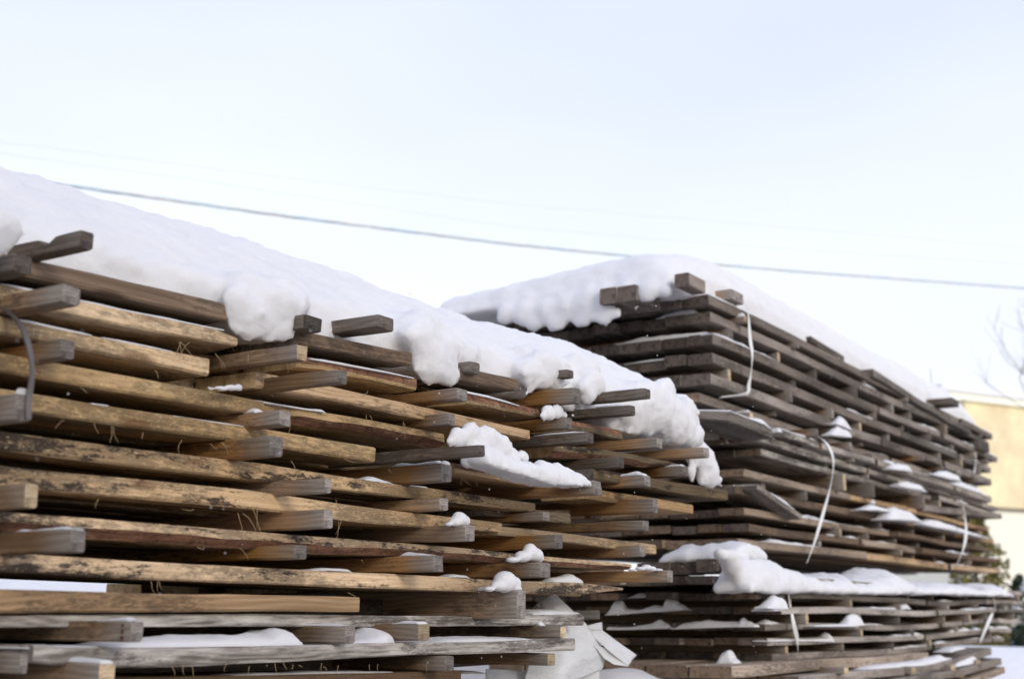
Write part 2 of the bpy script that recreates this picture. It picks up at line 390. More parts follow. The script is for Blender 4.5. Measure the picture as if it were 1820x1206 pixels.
class Acc:
    def __init__(s): s.v = []; s.f = []
    def rings(s, rings, caps=True):
        n = len(rings[0]); b = len(s.v)
        for r_ in rings: s.v += [Vector(p) for p in r_]
        for i in range(len(rings) - 1):
            for j in range(n):
                k = (j + 1) % n; s.f.append((b + i * n + j, b + i * n + k, b + (i + 1) * n + k, b + (i + 1) * n + j))
        if caps:
            s.f.append(tuple(b + j for j in range(n - 1, -1, -1))); e_ = b + (len(rings) - 1) * n
            s.f.append(tuple(e_ + j for j in range(n)))
    def tube(s, pts, r, n=6):
        pts = [Vector(p) for p in pts]; rs = r if isinstance(r, (list, tuple)) else [r] * len(pts); out = []
        for i, p in enumerate(pts):
            d = (pts[min(i + 1, len(pts) - 1)] - pts[max(i - 1, 0)]).normalized()
            a = d.cross(Vector((0, 0, 1)))
            if a.length < .1: a = d.cross(Vector((1, 0, 0)))
            a.normalize(); b = d.cross(a)
            out.append([p + (a * math.cos(2 * math.pi * j / n) + b * math.sin(2 * math.pi * j / n)) * rs[i] for j in range(n)])
        s.rings(out)
    def box(s, lo, hi):
        x0, y0, z0 = lo; x1, y1, z1 = hi; b = len(s.v)
        s.v += [Vector(p) for p in ((x0, y0, z0), (x1, y0, z0), (x1, y1, z0), (x0, y1, z0), (x0, y0, z1), (x1, y0, z1), (x1, y1, z1), (x0, y1, z1))]
        s.f += [tuple(b + i for i in q) for q in ((0, 3, 2, 1), (4, 5, 6, 7), (0, 1, 5, 4), (1, 2, 6, 5), (2, 3, 7, 6), (3, 0, 4, 7))]
    def build(s, name, mats, parent=None, sm=40, M_=None, fix=True):
        vs_ = [M_ @ v for v in s.v] if M_ else s.v
        org = sum(vs_, Vector((0, 0, 0))) / len(vs_)
        if parent: org = parent.location.copy()
        me = from_py(name, [v - org for v in vs_], s.f, None, None)
        if fix:
            bm = bmesh.new(); bm.from_mesh(me); bmesh.ops.recalc_face_normals(bm, faces=bm.faces); bm.to_mesh(me); bm.free()
        if sm: smooth(me, sm)
        o = link(name, me, parent, mats)
        if not parent: o.location = org
        return o
def dusting_x(acc, pts, Yf, depth=0.03, back=0.002):
    """snow lying along a plank edge: pts (x, ybase, height px) on plane Y=Yf"""
    path = []
    for x, y, h in pts:
        p = onY(x, y, Yf); path.append((p, h / ppm(p)))
    acc.rings(ridge_geo(path, Vector((0, 1, 0)), depth, back))
def dusting_s(acc, key, pts, inset=0.001, wide=0.0):
    """snow lying on a spacer: pts (x, height px) measured along its upper near edge"""
    XL, XR, zt, Yt = SP[key]; path = []
    for x, h in pts:
        p = None
        # intersect the sight line's vertical plane with the line X=XL
        d = ray(x, 1000); Y = XL * d.y / d.x
        Y = max(Y, Yt + 0.002)
        p = Vector((XL, Y, zt)); path.append((p, h / ppm(p)))
    path.sort(key=lambda q: q[0].y)
    acc.rings(ridge_geo(path, Vector((1, 0, 0)), (XR - XL) - 2 * inset + wide, inset))

tex = bpy.data.textures.new('lumps', 'CLOUDS'); tex.noise_scale = 0.09; tex.noise_depth = 3
tex2 = bpy.data.textures.new('crumbs', 'CLOUDS'); tex2.noise_scale = 0.030; tex2.noise_depth = 3; tex2.noise_type = 'HARD_NOISE'
def blob_mesh(name, acc_solid, blobs, voxel, it=6, disp=0.012, disp2=0.004):
    """union of a solid and ellipsoids (centre, (rx, ry, rz)), melted into one snow body"""
    bm = bmesh.new()
    if acc_solid:
        vs_ = [bm.verts.new(v) for v in acc_solid.v]
        for f_ in acc_solid.f: bm.faces.new([vs_[i] for i in f_])
        bmesh.ops.recalc_face_normals(bm, faces=bm.faces)
    for c, r_ in blobs:
        bmesh.ops.create_icosphere(bm, subdivisions=3, radius=1, matrix=Matrix.Translation(c) @ Matrix.Diagonal((*r_, 1)))
    me = bpy.data.meshes.new(name); bm.to_mesh(me); bm.free()
    o = bpy.data.objects.new(name, me); COL.objects.link(o)
    m = o.modifiers.new('r', 'REMESH'); m.mode = 'VOXEL'; m.voxel_size = voxel; m.adaptivity = 0
    m = o.modifiers.new('s', 'SMOOTH'); m.iterations = it; m.factor = 0.5
    m = o.modifiers.new('d', 'DISPLACE'); m.texture = tex; m.texture_coords = 'LOCAL'; m.strength = disp; m.mid_level = 0.5
    m = o.modifiers.new('d2', 'DISPLACE'); m.texture = tex2; m.texture_coords = 'LOCAL'; m.strength = disp2; m.mid_level = 0.5
    dg = bpy.context.evaluated_depsgraph_get(); ev = o.evaluated_get(dg)
    me2 = bpy.data.meshes.new_from_object(ev)
    bpy.data.objects.remove(o); bpy.data.meshes.remove(me)
    org = Vector((0, 0, 0)); n = len(me2.vertices)
    for v in me2.vertices: org += v.co
    org /= max(1, n)
    me2.transform(Matrix.Translation(-org)); me2.materials.clear(); me2.name = name
    me2.polygons.foreach_set('use_smooth', [True] * len(me2.polygons))
    ob = link(name, me2, None, ('snow',)); ob.location = org
    return ob
def bpx(lst, Y, fy=1.0, axis='Y'):
    """ellipsoids from sight lines: (x, y, r px[, rz px]) on plane Y"""
    out = []
    for q in lst:
        x, y, r_ = q[:3]; p = onY(x, y, Y) if axis == 'Y' else onX(x, y, Y)
        s = 1 / ppm(p); rz = (q[3] if len(q) > 3 else r_) * s; rr = r_ * s
        if axis == 'Y': out.append((p, (rr * 1.35, rr * fy, rz)))
        else: out.append((p, (rr * fy, rr * 1.1, rz)))
    return out

# ------------------------------------------------------------------ ground
def ground():
    n = 110; vs_, fs = [], []
    def c(i): u = (i / n - .5) * 2; return math.copysign(abs(u) ** 2.6, u) * 700
    for i in range(n + 1):
        for j in range(n + 1):
            x, y = c(i) + 4, c(j)
            z = 0.10 * nz(x * .25, y * .25) + 0.03 * nz(x * 1.3, y * 1.3, 5)
            if math.hypot(x, y) > 60: z *= 3
            vs_.append((x, y, z - 0.05))
    for i in range(n):
        for j in range(n):
            a = i * (n + 1) + j; fs.append((a, a + n + 1, a + n + 2, a + 1))
    plain('ground_dimmed', (.34, .31, .29), .9, var=.35, scale=3, bump=.4)  # ground darkened so less light bounces up to the board undersides
    o = link('ground', from_py('ground', vs_, fs, None, 80), None, ('ground_dimmed',)); tag(o, 'snowy yard ground, coloured dark to cut light bounced under the stacks', kind='structure')
ground()

# ------------------------------------------------------------------ stack A: the near stack of fresh tan planks
YA = 1.6
A = empty('lumber_stack', (1.6, 2.2, EYE + 0.04), 'nearest stack of unplaned tan planks with jutting spacers, under deep snow', 'lumber stack', 'stacks of planks in the snowy yard')
T = ('tan', 'end_tan', 'bark')
rows = {}
def pa(row, pts, mat='tan', kind='sq', w=None, end='end_tan', bk='bark', dY=0.0, par=None, **kw):
    o, q = px_plank(par or A, pts, YA + dY, w or U(.11, .15), (mat, end, bk), kind, **kw)
    rows.setdefault(row, []).extend(q); return o
pa(1, [(-330, 378, 424), (60, 463, 494), (406, 541, 572)], 'brown', end='end_grey')
pa(1, [(531, 588, 614), (733, 627, 649)], 'brown', end='end_grey')
pa(1, [(818, 652, 676), (921, 673, 694)], 'brown', end='end_grey')
pa(2, [(-330, 430, 466), (5, 504, 536), (200, 545, 574), (418, 590, 613), (433, 602, 616)], 'tan', endcut=.25)
pa(2, [(528, 631, 655), (640, 650, 673), (743, 672, 692)], 'tan', 'flat_top', dY=.006)
pa(2, [(832, 696, 716), (960, 727, 744)], 'tan', 'flat_top', dY=.004)
pa(2, [(1013, 744, 764), (1108, 763, 779)], 'mould_dark', 'wane_top')
pa(3, [(-330, 483, 520), (0, 560, 592), (200, 602, 632), (375, 638, 669)], 'tan', endcut=.05)
pa(3, [(455, 660, 688), (600, 688, 713), (728, 717, 740), (811, 735, 756), (941, 765, 781)], 'tan_clean')
pa(4, [(-330, 556, 598), (0, 625, 660), (200, 662, 694), (470, 713, 738)], 'tan')
pa(4, [(380, 700, 726), (470, 715, 744), (640, 742, 768), (791, 770, 794)], 'tan', 'wane_low', dY=.010)
pa(4, [(985, 790, 812), (1060, 796, 816), (1130, 808, 826), (1207, 823, 836)], 'mould_dark', 'wane_low', taper=.5)
pa(5, [(-330, 640, 682), (0, 688, 724), (240, 728, 760), (460, 760, 790), (668, 793, 820)], 'tan', endcut=.03)
pa(5, [(809, 822, 842), (955, 847, 864)], 'tan_clean', 'wane_top', w=.16)
pa(5, [(1055, 833, 853), (1160, 849, 867), (1293, 870, 888)], 'mould_dark', dY=-.02, w=.16, end='end_grey')
pa(6, [(-330, 716, 756), (0, 764, 798), (240, 795, 828), (460, 822, 853), (640, 849, 873), (860, 881, 899), (951, 893, 910)], 'tan_mouldy')
pa(6, [(1040, 866, 886), (1232, 896, 912)], 'tan_clean', dY=.01)
pa(6, [(860, 898, 916), (1014, 910, 929)], 'mould_dark', dY=.05, end='end_grey')
pa(7, [(-330, 790, 832), (0, 826, 864), (240, 851, 886), (460, 874, 906), (640, 899, 928), (891, 928, 946)], 'tan_mouldy')
pa(7, [(880, 934, 950), (1000, 946, 962), (1166, 967, 984)], 'tan', dY=.012)
pa(8, [(-330, 880, 924), (0, 908, 944), (240, 927, 960), (460, 944, 974), (640, 959, 984), (860, 977, 996), (1123, 1002, 1012)], 'tan_mouldy', 'wane_low')
pa(9, [(-330, 958, 996), (0, 980, 1014), (240, 995, 1027), (460, 1007, 1036), (640, 1017, 1044), (860, 1028, 1051), (1060, 1037, 1057), (1107, 1042, 1052)], 'tan_mouldy', taper=.6)
# planks behind the face: same courses, further in
def rowz(row, X):
    q = sorted(rows[row])
    if X <= q[0][0]: return q[0][1], q[0][2]
    for a, b in zip(q, q[1:]):
        if X <= b[0]:
            u = (X - a[0]) / max(1e-6, b[0] - a[0]); return a[1] + (b[1] - a[1]) * u, a[2] + (b[2] - a[2]) * u
    return q[-1][1], q[-1][2]
for row in range(1, 10):
    Y = YA + 0.155 + U(0, .02)
    while Y < YA + 1.15:
        wd = U(.10, .15); X0 = -0.75 + U(0, .2); X1 = {1: 3.0, 2: 3.15, 3: 3.15, 4: 3.35, 5: 3.6, 6: 3.5, 7: 3.4, 8: 3.3, 9: 3.2}[row] + U(-.12, .08)
        if row == 9 and Y > YA + .2: X0 = 2.35 + U(0, .1)
        pts = []
        for i in range(7):
            X = X0 + (X1 - X0) * i / 6; z, t = rowz(row, X); pts.append((X, z + .001, min(.032, max(.024, t))))
        make_plank(A, pts, Y, wd, (random.choice(['tan', 'tan', 'tan_mouldy', 'orange']), 'end_tan', 'bark'), 'sq', step=.35)
        Y += wd + U(.01, .03)
# spacers (each tip surveyed)
S = lambda *a, **k: px_spacer(A, *a, **k)
S('s1', 24, 58, 453, 487, .05, 'd')
S('s2', 143, 167, 411, 443, .115, 'd', notch=.075, length=.5)
S('s3', 110, 144, 507, 542, .13, 'g', chip=.004)
S('s4', 108, 133, 604, 639, .07, 'n', chip=.004)
S('s5', 28, 58, 700, 749, .12, 'g')
S('s6', 45, 69, 858, 903, .10, 't')
S('s7', 126, 153, 940, 982, .15, 'g', length=1.1)
S('s8', 528, 546, 613, 640, .12, 'gt', chip=.008, length=.8)
S('s9', 541, 573, 562, 588, .04, 'd', chip=.006)
S('s10', 672, 700, 562, 585, .075, 'd', length=.6)
S('s11', 600, 617, 657, 682, .17, 'g')
S('s12', 497, 517, 729, 757, .08, 'n', chip=.005)
S('s13', 480, 504, 775, 811, .10, 'n')
S('s14', 812, 831, 690, 711, .07, 'n')
S('s15', 797, 809, 734, 756, .06, 'n')
S('s16', 850, 862, 790, 811, .21, 'd')
S('s17', 784, 803, 824, 856, .10, 'n')
S('s18', 578, 589, 849, 876, .12, 'g')
S('s19', 575, 592, 905, 939, .09, 'n')
S('s20', 781, 797, 884, 907, .07, 'o')
S('s21', 826, 844, 932, 961, .10, 'g')
S('s22', 523, 546, 967, 993, .07, 'o')
S('s23', 768, 788, 987, 1016, .09, 'n', chip=.012)
S('s24', 986, 1000, 949, 975, .09, 'n')
S('s25', 959, 978, 999, 1026, .11, 'n')
S('s26', 1186, 1196, 1013, 1034, .10, 'o', length=1.15)
S('s36', 1142, 1153, 924, 942, .08, 'g')
S('s37', 1160, 1169, 885, 911, .09, 'n')
S('s38', 965, 977, 909, 925, .05, 'n')
S('s39', 1055, 1070, 854, 879, .15, 'n', chip=.008)
S('s40', 1145, 1156, 845, 864, .09, 'n')
S('s41', 1100, 1109, 812, 831, .09, 'd')
S('s42', 1043, 1055, 768, 787, .12, 'd')
S('s43', 1118, 1129, 720, 737, .11, 'd')
S('s44', 1145, 1156, 691, 708, .13, 'd')
S('s45', 1018, 1032, 689, 716, .08, 'n')
S('s46', 1005, 1017, 742, 762, .05, 'n')
S('s47', 835, 853, 643, 663, .02, 'd')
S('s48', 1008, 1019, 657, 671, .04, 'd', length=.5)
S('s49', 1167, 1177, 778, 796, .06, 'n')
S('s50', 1250, 1260, 795, 812, .08, 'o')
S('s51', 1214, 1223, 828, 846, .05, 'n')
S('s54', 1137, 1146, 969, 989, .06, 'n', chip=.006)
for k, (x, y) in enumerate([(270, 735), (690, 905), (1050, 900), (360, 860), (930, 795), (300, 622), (610, 760), (150, 800)]):   # spacers that end inside the stack
    S('i%d' % k, x, x + 18, y, y + 22, -.14, 'o')

# bottom part of the near stack: big weathered planks
B = empty('lumber_stack', (1.6, 2.2, EYE - 0.3), 'lowest near stack of thick weathered grey planks holding white sheeting', 'lumber stack', 'stacks of planks in the snowy yard')
rows_save = rows; rows = {}
def pb(row, pts, mat, **kw): return pa(row, pts, mat, par=B, end=kw.pop('end', 'end_grey'), **kw)
pb(1, [(-330, 1036, 1086), (0, 1046, 1089), (300, 1055, 1087), (640, 1061, 1087)], 'orange', w=.15)
pb(2, [(-330, 1090, 1118), (0, 1090, 1113), (500, 1091, 1113), (860, 1095, 1113), (1037, 1091, 1110)], 'grey_light', w=.20, dY=.015)
pb(2, [(960, 1086, 1104), (1066, 1084, 1100)], 'grey', w=.15, dY=.2)
pb(3, [(60, 1146, 1176), (97, 1150, 1185), (260, 1150, 1186), (459, 1148, 1178), (640, 1143, 1168), (860, 1139, 1160), (1022, 1133, 1155)], 'grey_light', w=.20, dY=-.05)
pb(4, [(205, 1203, 1235), (500, 1198, 1224), (819, 1191, 1212)], 'brown', w=.2, dY=-.01)
pb(4, [(-330, 1230, 1280), (150, 1215, 1255)], 'grey', w=.2, dY=.03)
SB = lambda *a, **k: px_spacer(B, *a, **k)
SB('b27', 918, 934, 1048, 1099, .10, 'g', length=.5, chip=.002)
SB('b28', 613, 631, 1112, 1143, .08, 'g')
SB('b29', 743, 764, 1108, 1138, .09, 'gt')
SB('b30', 233, 256, 1103, 1140, .12, 'g')
SB('b31', 178, 206, 1178, 1220, .12, 'gt', chip=.004)
SB('b32', 36, 50, 1162, 1196, .08, 'g')
SB('b33', 791, 807, 1165, 1192, .07, 'g')
SB('b34', 996, 1006, 1112, 1133, .05, 'gt')
SB('b35', 973, 987, 1160, 1182, .06, 'gt')
SB('b36', 60, 98, 1146, 1172, .02, 'g', length=.3)
for z0, nrow in ((EYE - .155, 1),):
    for j in range(1, 5):
        for zz in (-.092, -.145): make_plank(B, [(-.8 + U(0, .2), EYE + zz, .04), (1, EYE + zz, .04), (2.7 + U(-.1, .1), EYE + zz, .04)], YA + .22 + (j - 1) * .24, .215, (random.choice(['grey', 'brown']), 'end_grey', 'bark'), step=.3)
    z = z0 - .0875; k = 0
    while z > 0.06:
        for j in range(5):
            Y = YA + U(-.02, .02) + j * .24
            make_plank(B, [(-.8 + U(0, .3), z, .045), (1.2, z + U(-.004, .004), .045), (2.9 + U(-.3, .3), z, .045)], Y, .2, (random.choice(['grey', 'brown', 'grey_light']), 'end_grey', 'bark'), step=.3)
        if z > .15:
            for Xs in (-.2, .9, 1.9, 2.6):
                make_spacer(B, Xs, Xs + .05, z - .046, z - .086, YA - U(0, .1), 1.25, SPM['g'])
        z -= .0875
for row, X1 in ((1, 2.6), (2, 2.75), (3, 2.7)):
    for j in range(4):
        z, t = rowz(row, 1.6)
        make_plank(B, [(-.8, z, .035), (1, z, .035), (X1 + U(-.1, .1), z, .035)], YA + .26 + j * .23, .18, (random.choice(['grey', 'brown']), 'end_grey', 'bark'), step=.3)
rows = rows_save

# red ink marks near the end of the lowest spacer at the left
XLb, XRb, ztb, Ytb = SP['b30']
plain('ink', (0.10, 0.016, 0.012), 0.8, var=.3, scale=300)
acc = Acc()
for zz, hh in ((.004, .003), (.012, .0025), (.0155, .002), (.021, .004), (.026, .002)):
    acc.box((XLb - .0032, Ytb + .012, ztb - zz - hh), (XLb - .0022, Ytb + .015 + hh * .6, ztb - zz))
acc.build('ink_mark', ('ink',), B, sm=0)

# ------------------------------------------------------------------ fibres torn off by the saw
plain('fibre', (0.30, 0.21, 0.11), 0.9, var=.3)
acc = Acc()
def fibre(x, y, n, ln, Y=YA - .004, spread=8):
    ln *= .8; n = (n + 2) // 3
    for i in range(n):
        p = onY(x + U(-spread, spread), y + U(-2, 2), Y); d = Vector((U(-1, 1), U(-.8, 0), U(-1.6, -.1))).normalized(); pts = [p]
        for k in range(5):
            d = (d + Vector((U(-.45, .45), U(-.3, .3), U(-.5, .25)))).normalized(); pts.append(pts[-1] + d * ln * U(.12, .26))
        acc.tube(pts, [.0006, .0006, .0005, .0005, .0004, .0002], 4)
for q in ((320, 606, 12, .05, 1.595, 22), (390, 628, 5, .04, 1.595, 20), (175, 752, 3, .05), (205, 757, 5, .05), (330, 782, 2, .05), (395, 786, 6, .04), (350, 906, 3, .06), (430, 912, 6, .07),
          (450, 900, 4, .07), (510, 820, 2, .06), (605, 925, 5, .05), (610, 815, 2, .04), (715, 750, 5, .04), (660, 692, 2, .04), (520, 742, 2, .04), (590, 888, 3, .05), (275, 1033, 4, .03),
          (815, 850, 4, .04), (430, 975, 2, .04), (440, 630, 3, .03, 1.59, 14), (505, 642, 3, .03, 1.6, 10)):
    fibre(*q)
for i in range(16): fibre(U(240, 760), 1183 - U(0, 6), 1, .022, 1.548, 3)
for i in range(22):
    x = U(10, 900); r_ = random.choice([(600, .21), (664, .185), (730, .15), (798, .145), (866, .11), (945, .08), (1016, .06)]); fibre(x, r_[0] + x * r_[1], 1, U(.01, .03), YA - .003, 3)
fo = acc.build('fibres', ('fibre',), A, sm=0, fix=False); fo['kind'] = 'stuff'

# grey strap on the left, hanging in front of the planks
plain('strap_grey', (0.10, 0.085, 0.08), 0.5, var=.15)
plain('strap_white', (0.80, 0.79, 0.76), 0.45, var=.08)
def strap(parent, pts, mat, wd=.010, th=.0012, name='strap'):
    P = []
    for i in range(len(pts) - 1):
        p0 = pts[max(i - 1, 0)]; p1 = pts[i]; p2 = pts[i + 1]; p3 = pts[min(i + 2, len(pts) - 1)]
        for s in range(6):
            u = s / 6; P.append(0.5 * ((2 * p1) + (p2 - p0) * u + (2 * p0 - 5 * p1 + 4 * p2 - p3) * u * u + (3 * p1 - p0 - 3 * p2 + p3) * u ** 3))
    P.append(pts[-1]); rings = []
    for i, p in enumerate(P):
        d = (P[min(i + 1, len(P) - 1)] - P[max(i - 1, 0)]).normalized()
        tw = .35 * math.sin(i * .35)
        a = Vector((math.cos(tw), math.sin(tw), 0)); a = (a - d * a.dot(d)).normalized(); b = d.cross(a).normalized()
        rings.append([p + a * (wd / 2) + b * th, p - a * (wd / 2) + b * th, p - a * (wd / 2) - b * th, p + a * (wd / 2) - b * th])
    acc = Acc(); acc.rings(rings); return acc.build(name, (mat,), parent, sm=40)
strap(A, [onY(8, 548, 1.595), onY(28, 566, 1.56), onY(44, 592, 1.50), onY(54, 630, 1.475), onY(57, 665, 1.472), onY(52, 704, 1.474), onY(50, 745, 1.474)], 'strap_grey', .008, .0015)

# ------------------------------------------------------------------ stacks on the right: courses of narrow boards with plank ends facing us
def bundle(par, courses, X1, depth, mats_for, endm, wlo, whi, gapmats, seedv, sag=0.0, leftjit=.02, prot=(-.05, .045), sp_every=.50, sp_p=.75, spw=.035, thin=.70):
    """courses: (corner px x, corner y top, y bottom, Yface, X1 offset)"""
    rnd = random.Random(seedv); info = []
    for i, (cx, y0, y1, Yf, dx1) in enumerate(courses):
        c = onY(cx, y0, Yf); t = (c.z - onY(cx, y1, Yf).z) * thin; X0 = c.x; info.append((X0, c.z, t, Yf))
        Xe = X1 + dx1
        Y = Yf; j = 0
        while Y < Yf + depth:
            wd = rnd.uniform(wlo, whi); seed = rnd.uniform(0, 50)
            xs = X0 + (0 if j == 0 else rnd.uniform(-leftjit, leftjit)); xe = Xe + rnd.uniform(-.25, .2)
            segs = [(xs, xe)]
            if j == 0:
                m1 = rnd.uniform(xs + .9, xs + 1.8); m2 = rnd.uniform(m1 + .8, m1 + 1.6)
                if i < 6: m1 = rnd.uniform(xs + 1.9, xs + 2.6); m2 = m1 + 1.2
                segs = [(xs, m1), (m1 + rnd.uniform(.005, .05), m2), (m2 + rnd.uniform(.005, .08), xe)]
            for s, (a, b) in enumerate(segs):
                pts = []; n = max(2, int((b - a) / .22)) if j == 0 else 5
                dz = rnd.uniform(-.004, .004) if j else 0
                for k in range(n + 1):
                    X = a + (b - a) * k / n
                    z = c.z + sag * math.sin((X - X0) * 2.1 + i * .35) + .004 * nz(X * 1.4, i * 3.3, seedv) + dz
                    pts.append((X, z, t))
                jut = rnd.uniform(-.03, .02) * (.3 if i < 6 else 1) if j == 0 and s else 0
                if j == 0 and s: pts = [(a_, b_ + rj, c_ * tj) for rj, tj in [(rnd.uniform(-.005, .003), rnd.uniform(.85, 1.05))] for a_, b_, c_ in pts]
                if j == 0: FR.append((par, pts, Y + jut))
                make_plank(par, pts, Y + jut, wd, (mats_for(i, rnd), endm(i, rnd), 'bark'), 'sq', step=.14 if j == 0 else .6, wob=.004, endcut=rnd.uniform(-.1, .1))
            Y += wd + (rnd.uniform(.0, .006) if j else .002); j += 1
    for i in range(len(info) - 1):
        X0, z, t, Yf = info[i]; X0b, zb, tb, Yfb = info[i + 1]
        g = (z - t) - zb
        if g < .006: continue
        X = max(X0, X0b) + rnd.uniform(.12, .3)
        while X < X1 + min(courses[i][4], courses[i + 1][4]) - .1:
            if rnd.random() < sp_p:
                p_ = rnd.uniform(*prot) * (.6 if i < 4 else 1); m = rnd.choice(gapmats)
                so_ = sag * math.sin((X - X0) * 2.1 + i * .35)
                w_ = spw * rnd.uniform(.7, 1.2)
                make_spacer(par, X, X + w_, z - t + so_ + .001, zb + so_ - .001, min(Yf, Yfb) - p_, depth * .9, SPM[m])
                PROT.append((par, X, X + w_, z - t + so_, min(Yf, Yfb) - p_, p_ + abs(Yf - Yfb), g))
            X += sp_every * rnd.uniform(.7, 1.3)
    return info
PROT = []; FR = []
YC = 1.9
Cst = empty('lumber_stack', (6.2, 2.5, EYE + .7), 'tall farther stack of narrow grey brown boards tied with white straps', 'lumber stack', 'stacks of planks in the snowy yard')
cC = [(1259, 522, 546, YC, 0.1), (1262, 553, 578, YC + .01, .1), (1266, 593, 619, YC - .005, .15), (1266, 628, 655, YC, .1), (1263, 664, 692, YC - .01, 0.05),
      (1243, 699, 722, YC + .05, .1), (1300, 733, 752, YC - .04, .1), (1342, 770, 789, YC - .02, .05), (1352, 797, 813, YC - .01, .15), (1322, 832, 850, YC - .02, 0.0), (1306, 862, 882, YC, .05),
      (1322, 900, 918, YC, -.1), (1331, 929, 949, YC, 0.0), (1312, 954, 976, YC, .0)]
def mC(i, r):
    if i < 4: return r.choice(['greybrown', 'greybrown', 'grey'])
    if i < 9: return r.choice(['greybrown_pale', 'greybrown', 'greybrown_pale', 'warm', 'grey_light', 'greybrown_pale'])
    return r.choice(['warm', 'warm', 'greybrown_pale', 'tan_clean', 'brown'])
def eC(i, r):
    if i < 5: return 'end_dark'
    return r.choice(['end_dark', 'end_brown', 'end_brown'])
infoC = bundle(Cst, cC, 8.75, 1.1, mC, eC, .085, .12, ['d', 'g', 'g', 'n', 'gt'], 5, sag=.004)
YD = 1.66
D = empty('lumber_stack', (6.0, 2.3, EYE - .1), 'lower stack of evenly spaced pale grey boards carrying the tall strapped stack', 'lumber stack', 'stacks of planks in the snowy yard')
cD = [(1328, 1023, 1043, YD, .75), (1345, 1053, 1071, YD, .75), (1388, 1081, 1099, YD - .03, .6), (1360, 1113, 1130, YD, .4), (1364, 1138, 1156, YD, .1), (1372, 1166, 1184, YD + .02, -.1)]
def mD(i, r): return r.choice(['greybrown_pale', 'grey', 'greybrown_pale']) if i < 3 else r.choice(['warm', 'greybrown_pale', 'greybrown_pale'])
def eD(i, r): return r.choice(['end_dark', 'end_dark', 'end_brown'])
infoD = bundle(D, cD, 7.75, 1.25, mD, eD, .085, .125, ['d', 'g', 'gt'], 9, sag=.008, leftjit=.05, prot=(-.04, .02), sp_every=.6, sp_p=.9, spw=.03)
# three short boards on top of the lower stack, under the snow roll
zc = onX(1283, 993, 4.2)
for j in range(5):
    p = onX(1283 - j * 28, 993 + j * 2, 4.18)
    make_plank(D, [(4.15 + U(-.02, .02), p.z, .045), (4.22, p.z, .045), (4.30, p.z, .045)], p.y - .0, .075, ('greybrown', 'end_dark', 'bark'), step=.2)
# lowest sagging boards
Eb = empty('lumber_stack', (5.6, 2.2, EYE - .5), 'lowest far stack of sagging boards curving up at the right end', 'lumber stack', 'stacks of planks in the snowy yard')
def pe(pts, mat, Y, w=.14, n=6):
    for j in range(n):
        q = []
        for x, y0, y1 in pts:
            a = onY(x, y0, Y); b = onY(x, y1, Y); q.append((a.x, a.z, a.z - b.z))
        make_plank(Eb, q, Y + j * (w + .01), w, (mat, 'end_brown', 'bark'), step=.12 if j == 0 else .4, endcut=U(-.1, .1))
pe([(1300, 1184, 1206), (1440, 1172, 1192), (1560, 1166, 1182), (1650, 1158, 1170)], 'warm', 1.62)
pe([(1420, 1202, 1222), (1560, 1188, 1204), (1650, 1182, 1196), (1720, 1164, 1178), (1762, 1150, 1163)], 'greybrown_pale', 1.56)
pe([(1480, 1222, 1242), (1600, 1205, 1220), (1700, 1190, 1203), (1780, 1168, 1180)], 'greybrown_pale', 1.52)
pe([(1540, 1240, 1260), (1640, 1222, 1238), (1720, 1208, 1220), (1786, 1184, 1195)], 'warm', 1.5)
for x, y in ((1500, 1185), (1620, 1184), (1690, 1180), (1735, 1172), (1600, 1204), (1706, 1192)):
    px_spacer(Eb, 'e', x, x + 8, y, y + 12, .03, 'gt', YF=1.56, length=.8)
for k in range(11):
    z = 1.15 - k * .1
    for j in range(3): make_plank(Eb, [(4.3, z, .05), (5.6, z, .05), (7.3 + U(-.2, .2), z, .05)], 1.66 + j * .36, .3, ('greybrown', 'end_dark', 'bark'), step=.5)
    if z > .1:
        for X in (4.6, 5.8, 6.9): make_spacer(Eb, X, X + .06, z - .05, z - .1, 1.64, 1.0, SPM['d'])
# top boards and loose pieces on the tall stack
def boardC(pts, mat, Y, w=.1, end='end_dark', par=Cst):
    q = []
    for x, y0, y1 in pts:
        a = onY(x, y0, Y); b = onY(x, y1, Y); q.append((a.x, a.z, a.z - b.z))
    return make_plank(par, q, Y, w, (mat, end, 'bark'), step=.1)
boardC([(1442, 597, 607), (1500, 633, 644)], 'grey', YC + .02)
boardC([(1552, 655, 668), (1640, 712, 722), (1725, 762, 772)], 'grey', YC - .02)
def sC(xe0, xe1, y0, y1, prot, m, length=.6, YF=YC, par=Cst): px_spacer(par, 'c', xe0, xe1, y0, y1, prot, m, YF=YF, length=length)
sC(1692, 1704, 709, 720, .10, 'd', .5)
sC(1742, 1758, 786, 800, .05, 'd', .5)
# loose stub ends standing out of the snow on the end face
def stub(x0, x1, y0, y1, X, ln, mat='greybrown'):
    a = onX(x0, y0, X); b = onX(x1, y1, X)
    ym, yM = min(a.y, b.y), max(a.y, b.y)
    make_plank(Cst, [(X, a.z, a.z - b.z), (X + ln, a.z + .0, a.z - b.z)], ym, yM - ym, (mat, 'end_dark', 'bark'), step=.08)
stub(1066, 1096, 513, 537, 4.08, .2); stub(1097, 1131, 510, 533, 4.09, .2)
stub(1199, 1225, 487, 507, 4.10, .14)
sC(1300, 1321, 518, 536, .02, 'n', .4)
# boards standing proud at the tall stack's corner
boardC([(1222, 728, 742), (1300, 730, 748), (1372, 762, 780)], 'grey', YC - .12, w=.16)
boardC([(1180, 765, 780), (1294, 766, 782)], 'greybrown_pale', YC + .12, w=.1)
boardC([(1345, 858, 868), (1425, 912, 922)], 'greybrown', YC - .06, w=.2)
boardC([(1640, 895, 907), (1780, 912, 921)], 'greybrown', YC - .04, w=.12)
boardC([(1560, 815, 826), (1762, 882, 892)], 'greybrown_pale', YC - .07, w=.13)

